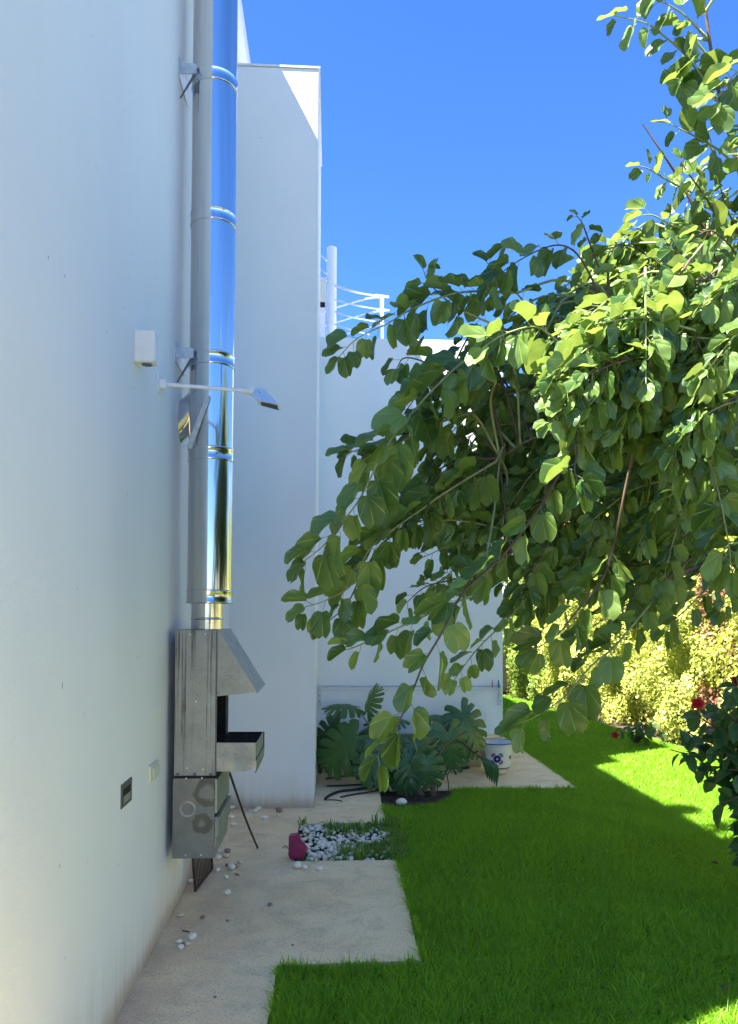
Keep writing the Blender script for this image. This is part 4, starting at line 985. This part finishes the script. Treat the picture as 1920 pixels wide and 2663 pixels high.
for i, (x, y, d, s, (dx, dy), face, pale) in enumerate(ML):
    p = P(x, y, d); ax = Vector((dx, -.25, -dy)).normalized(); nrm = Vector((random.gauss(0, .15), -face, 1 - face + .25))
    o = bpy.data.objects.new('leaf', MON[i % 4][pale]); COL.objects.link(o); o.parent = mon
    m = Matrix.Translation(p) @ frame(ax, nrm).to_4x4() @ Matrix.Diagonal((s * .74, s * .80, s * .75, 1)); o.matrix_local = Matrix.Translation(-Vector(mon.location)) @ m
    st0 = hub + Vector((random.uniform(-.12, .12), random.uniform(-.08, .1), -.01)); mid = st0.lerp(p, .5) + Vector((0, 0, .10))
    MB().tube(smooth_path([st0, mid, p], 6), [.011 - .0005 * k for k in range(13)], 6).build('leaf_stalk', MAT['twig'], mon)
for k in range(4):
    a = hub + Vector((-.12 + .09 * k, -.05 - .02 * k, -.02)); MB().tube(smooth_path([a, a + Vector((random.uniform(-.05, .05), -.03, .09)), a + Vector((random.uniform(-.12, .1), .02, .2))], 5), [.028 - .0012 * i for i in range(11)], 8).build('stem', MAT['bark'], mon)
for k in range(9):
    a = hub + Vector((random.uniform(-.15, .3), random.uniform(-.12, .02), .16)); MB().tube(smooth_path([a, a + Vector((random.uniform(-.02, .03), -.02, -.1)), Vector((a.x + random.uniform(-.03, .05), a.y - .04, -.018))], 4), .005, 5).build('aerial_root', MAT['brown_twig'], mon)
# the wilted leaf hanging beside the pot
wl = P(1240, 1960, 6.62)
for k in range(6):
    a = wl + Vector((k * .012 - .03, 0, -.01 * k)); b = P(1262 + k * 6, 2020 + k * 5 - (k == 0) * 40, 6.56); mid = a.lerp(b, .45) + Vector((.02 + .008 * k, -.04, .05)); n_w = 6
    q = smooth_path([a, mid, b], 4); V_ = []; 
    for i, p in enumerate(q):
        w = .004 + .022 * math.sin(math.pi * min(1, i / (len(q) - 1) * .95 + .05)) ; V_ += [p + Vector((-w, 0, .3 * w)), p + Vector((0, -.004, 0)), p + Vector((w, 0, .3 * w))]
    MB().add(V_, [(i * 3 + j, i * 3 + j + 1, i * 3 + j + 4, i * 3 + j + 3) for i in range(len(q) - 1) for j in range(2)], True).build('wilted_leaf', MAT['monstera'] if k else MAT['dead'], mon)
MB().tube(smooth_path([hub + Vector((.1, 0, .1)), hub.lerp(wl, .6) + Vector((0, 0, .25)), wl], 5), .008, 6).build('leaf_stalk', MAT['dead'], mon)

# ---------------------------------------------------------------- toothed ovate leaf for the hibiscus
def ovate(seed):
    r = random.Random(seed); nrow = 7; V = []; Q = []; UV = []
    for i in range(nrow + 1):
        t = i / nrow; w = .34 * math.sin(math.pi * min(1, t * .93 + .05)) ** .8 * (1 - .25 * t) + (.02 if i % 2 else -.012) * (0 < i < nrow)
        if i == nrow: w = .004
        for x in (-w, -w * .5, 0, w * .5, w): V.append((x, t, abs(x) * .45 - .28 * t * t + r.uniform(-.012, .012))); UV.append((.5 + x, t))
    for i in range(nrow):
        for j in range(4): Q.append((i * 5 + j, i * 5 + j + 1, (i + 1) * 5 + j + 1, (i + 1) * 5 + j))
    return np.array(V), np.array(Q), np.array(UV)
HIB = []
for k in range(4):
    V_, Q_, UV_ = ovate(k); me = np_mesh('leaf', V_, Q_, None, MAT['hibiscus'], None, True); set_uv(me, UV_); HIB.append(me)
def flower_mesh(n=5, seed=0):
    r = random.Random(seed); mb = MB()
    for lay in range(3):
        for k in range(n):
            a = 2 * math.pi * k / n + lay * .6; rr = 1 - .26 * lay; vs = []
            for i in range(5):
                t = i / 4; rad = rr * t; zz = .1 + .55 * t * t * (.4 + lay * .5) - .25 * t ** 3
                for j in (-1, 0, 1):
                    an = a + j * (.80 * math.sin(math.pi * min(1, t * .8 + .12))) ; vs.append((rad * math.cos(an), rad * math.sin(an), zz + .08 * (j == 0) + r.uniform(-.04, .04)))
            mb.add(vs, [(i * 3 + j, i * 3 + j + 1, i * 3 + j + 4, i * 3 + j + 3) for i in range(4) for j in range(2)], True)
    return mb.mesh('flower', MAT['petal'])
FLW = flower_mesh()
def flower(p, r, parent, face=(-.2, -.9, .4)):
    o = bpy.data.objects.new('flower', FLW); COL.objects.link(o); o.parent = parent
    o.matrix_local = Matrix.Translation(-Vector(parent.location)) @ Matrix.Translation(p) @ Vector(face).to_track_quat('Z', 'Y').to_matrix().to_4x4() @ Matrix.Diagonal((r, r, r, 1))
def bush(name, label, base, stems, leafsize, gap, group=None):
    t = empty(name, base); tag(t, label, 'bush', group)
    for pts in stems:
        q = smooth_path(pts, 7); n = len(q); MB().tube(q, [.012 * (1 - .75 * i / (n - 1)) for i in range(n)], 6).build('stem', MAT['brown_twig'], t); run = 0; ang = random.uniform(0, 6)
        for i in range(2, n - 1):
            run += (q[i + 1] - q[i]).length
            while run > gap:
                run -= gap; ang += 2.4; p = q[i]; tt = (q[i + 1] - q[i]).normalized(); u = tt.orthogonal().normalized(); w = tt.cross(u)
                ax = (u * math.cos(ang) + w * math.sin(ang)) * .9 + tt * .35 + Vector((0, 0, -.35)); s = leafsize * random.uniform(.65, 1.2)
                o = bpy.data.objects.new('leaf', random.choice(HIB)); COL.objects.link(o); o.parent = t
                o.matrix_local = Matrix.Translation(-Vector(base)) @ Matrix.Translation(p + ax.normalized() * s * .15) @ frame(ax, Vector((random.gauss(-.2, .4), random.gauss(-.3, .4), 1))).to_4x4() @ Matrix.Diagonal((s, s, s, 1))
    return t
hb = Vector((2.30, 3.95, -.03)); hs = []
for px2, py2 in ((1800, 1850), (1745, 1950), (1860, 1790), (1900, 1760), (1820, 1920), (1880, 2060), (1930, 1850), (1790, 1990), (1890, 1960), (1960, 1780), (1950, 2080), (1910, 2110), (1840, 2010), (1880, 1840), (1990, 1900), (1900, 2000), (1920, 2050), (1850, 1880), (1940, 1950), (1780, 1900), (1870, 2090), (1930, 2000), (1835, 1810)):
    d = random.uniform(3.65, 4.05); e = P(px2, py2, d); st0 = hb + Vector((random.uniform(-.05, .05), random.uniform(-.05, .05), 0)); hs.append([st0, st0.lerp(e, .45) + Vector((.12, .05, .30)), e])
hib = bush('hibiscus_bush', 'dark green hibiscus bush with large red bloom at the right edge', hb, hs, .105, .034)
flower(P(1815, 1830, 3.8), .036, hib, (-.3, -1, .1)); flower(P(1918, 1772, 3.9), .034, hib)
lb = Vector((3.62, 8.75, -.02)); ls = []
for px2, py2, d in ((1620, 1910, 8.6), (1660, 1890, 8.7), (1700, 1900, 8.6), (1740, 1915, 8.4), (1680, 1920, 8.5), (1720, 1890, 8.7), (1610, 1912, 8.6)):
    e = P(px2, py2, d); ls.append([lb, lb.lerp(e, .5) + Vector((0, 0, .15)), e])
low = bush('low_hibiscus', 'low sprawling plant with one red bloom before the hedge', lb, ls, .10, .045); flower(P(1600, 1912, 8.55), .045, low)

# ---------------------------------------------------------------- hedge shrubs
def shrub(name, label, cx, cy, rx, ry, h, n, mat, leaf=.035, group='hedge shrubs along the lawn', seed=0, zmin=.02):
    r = np.random.default_rng(seed + 100); t = empty(name, (cx, cy, -.02)); tag(t, label, 'shrub', group)
    mb = MB()
    for k in range(6):
        a = r.uniform(0, 6.28); e = Vector((cx + rx * .6 * math.cos(a), cy + ry * .6 * math.sin(a), h * r.uniform(.6, .9)))
        mb.tube(smooth_path([(cx + .05 * math.cos(a), cy + .05 * math.sin(a), -.03), Vector((cx, cy, 0)).lerp(e, .5) + Vector((0, 0, .1)), e], 5), [.02 - .0012 * i for i in range(11)], 5)
    mb.build('stems', MAT['bark'], t)
    n = int(n * 2.2); th = np.where(r.random(n) < .7, r.normal(math.pi * 1.15, .95, n), r.uniform(0, 2 * np.pi, n)); u = r.random(n) ** .8
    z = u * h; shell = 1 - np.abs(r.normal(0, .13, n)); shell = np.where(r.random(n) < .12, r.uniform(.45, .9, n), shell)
    lump = 1 + .17 * np.sin(3 * th + 5 * z + seed) + .13 * np.sin(7 * th - 6.5 * z + 2 * seed) + .06 * np.sin(13 * th + 11 * z)
    prof = np.clip(np.sqrt(np.clip(1 - ((z - .42 * h) / (.62 * h)) ** 2, 0.02, 1)), .2, 1) ** .7
    R_ = shell * lump * prof; x = cx + rx * R_ * np.cos(th); y = cy + ry * R_ * np.sin(th); z = np.clip(z + r.normal(0, .03, n), zmin, None)
    out = np.stack([np.cos(th) * rx, np.sin(th) * ry, .45 + 1.1 * (u - .3)], 1); out /= np.linalg.norm(out, axis=1)[:, None]
    nrm = out + r.normal(0, .55, (n, 3)); nrm /= np.linalg.norm(nrm, axis=1)[:, None]
    ax = np.cross(nrm, r.normal(0, 1, (n, 3))); ax /= np.linalg.norm(ax, axis=1)[:, None]; sd = np.cross(nrm, ax)
    s = (leaf * 1.0 * r.uniform(.6, 1.35, n))[:, None]; p = np.stack([x, y, z], 1)
    V = np.stack([p - ax * s * .5, p + sd * s * .36 + nrm * s * .08, p + ax * s * .5, p - sd * s * .36 + nrm * s * .08], 1).reshape(-1, 3)
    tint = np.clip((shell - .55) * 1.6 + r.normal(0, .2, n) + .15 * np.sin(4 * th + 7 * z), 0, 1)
    k = np.arange(n)[:, None] * 4
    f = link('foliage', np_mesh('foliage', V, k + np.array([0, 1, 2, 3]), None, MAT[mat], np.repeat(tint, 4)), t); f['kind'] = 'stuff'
    return t
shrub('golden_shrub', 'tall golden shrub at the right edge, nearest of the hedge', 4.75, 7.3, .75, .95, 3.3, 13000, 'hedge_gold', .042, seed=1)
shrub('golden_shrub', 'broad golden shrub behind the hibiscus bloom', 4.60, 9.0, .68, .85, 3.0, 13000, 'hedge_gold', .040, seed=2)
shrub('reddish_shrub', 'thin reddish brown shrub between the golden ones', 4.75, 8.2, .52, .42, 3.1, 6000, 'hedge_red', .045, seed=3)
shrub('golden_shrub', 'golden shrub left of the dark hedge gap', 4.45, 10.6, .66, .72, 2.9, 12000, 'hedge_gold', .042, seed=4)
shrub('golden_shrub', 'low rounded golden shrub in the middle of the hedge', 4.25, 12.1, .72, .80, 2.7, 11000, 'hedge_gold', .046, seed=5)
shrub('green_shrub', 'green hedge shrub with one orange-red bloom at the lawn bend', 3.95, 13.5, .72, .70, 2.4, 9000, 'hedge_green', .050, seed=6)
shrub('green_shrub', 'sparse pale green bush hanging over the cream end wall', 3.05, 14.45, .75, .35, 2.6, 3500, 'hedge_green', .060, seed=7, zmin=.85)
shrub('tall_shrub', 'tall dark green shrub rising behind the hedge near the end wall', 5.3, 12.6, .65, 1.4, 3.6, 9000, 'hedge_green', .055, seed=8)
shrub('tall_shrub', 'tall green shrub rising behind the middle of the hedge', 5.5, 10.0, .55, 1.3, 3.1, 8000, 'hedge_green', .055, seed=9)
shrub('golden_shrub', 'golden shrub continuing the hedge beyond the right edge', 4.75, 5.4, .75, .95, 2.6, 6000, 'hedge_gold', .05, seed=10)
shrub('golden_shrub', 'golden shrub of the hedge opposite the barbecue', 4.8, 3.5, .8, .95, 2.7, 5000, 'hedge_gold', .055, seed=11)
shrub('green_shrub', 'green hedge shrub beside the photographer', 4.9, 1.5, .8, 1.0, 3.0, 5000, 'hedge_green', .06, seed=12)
fl_s = empty('single_bloom', P(1393, 1771, 12.9)); bpy.data.objects.remove(fl_s)
# ---------------------------------------------------------------- beyond the garden
MAT['terracotta'] = plain('terracotta_tile', (.36, .15, .09), .8, 0, .3, .25, 8)
nh = empty('neighbour_house', (9, 24, 0)); tag(nh, 'distant white house with terracotta roof glimpsed through the tree', 'house')
MB().box(7.0, 15, 24, 31, -.1, 4.3).build('wall', MAT['plaster_clean'], nh)
MB().prism([(23.6, 4.3), (27.5, 5.9), (31.4, 4.3)], 'x', 6.7, 15.3).build('roof', MAT['terracotta'], nh)
for x in (8.4, 11.0, 13.4):
    w = MB().box(x - .5, x + .5, 23.97, 24.0, 1.4, 2.7).build('window', MAT['dark_grey'], nh); MB().box(x - .6, x + .6, 23.93, 24.0, 1.32, 1.4).build('sill', MAT['white_paint'], w)
dt = empty('distant_tree', (5.6, 21, 0)); tag(dt, 'distant tree with bare reddish branches seen behind the orchid tree', 'tree')
MAT['red_bark'] = plain('reddish_bark', (.34, .19, .12), .85, 0, .3, .25, 12)
MB().tube(smooth_path([(5.6, 21, -.1), (5.55, 21, 2.5), (5.45, 21, 4.6)], 6), [.16 - .005 * i for i in range(13)], 8).build('trunk', MAT['red_bark'], dt)
for k in range(12):
    a = k * 2.4; b0_ = Vector((5.47, 21, 3.4 + .11 * k)); e = b0_ + Vector((math.cos(a) * 1.1, math.sin(a) * .9, 1.3 + .2 * random.random()))
    MB().tube(smooth_path([b0_, b0_.lerp(e, .5) + Vector((0, 0, -.1)), e], 5), [.05 - .0038 * i for i in range(11)], 6).build('branch', MAT['red_bark'], dt)
r_ = np.random.default_rng(5); n = 2200; p = np.stack([r_.normal(5.5, .9, n), r_.normal(21, .8, n), r_.normal(5.7, .6, n)], 1); k = np.arange(n)[:, None] * 4
dv = r_.normal(0, .05, (n, 2, 3)); V_ = np.stack([p - dv[:, 0], p + dv[:, 1] * .6, p + dv[:, 0], p - dv[:, 1] * .6], 1).reshape(-1, 3)
cf = link('crown', np_mesh('crown', V_, k + np.array([0, 1, 2, 3]), None, MAT['hedge_green'], np.repeat(r_.random(n), 4)), dt); cf['kind'] = 'stuff'
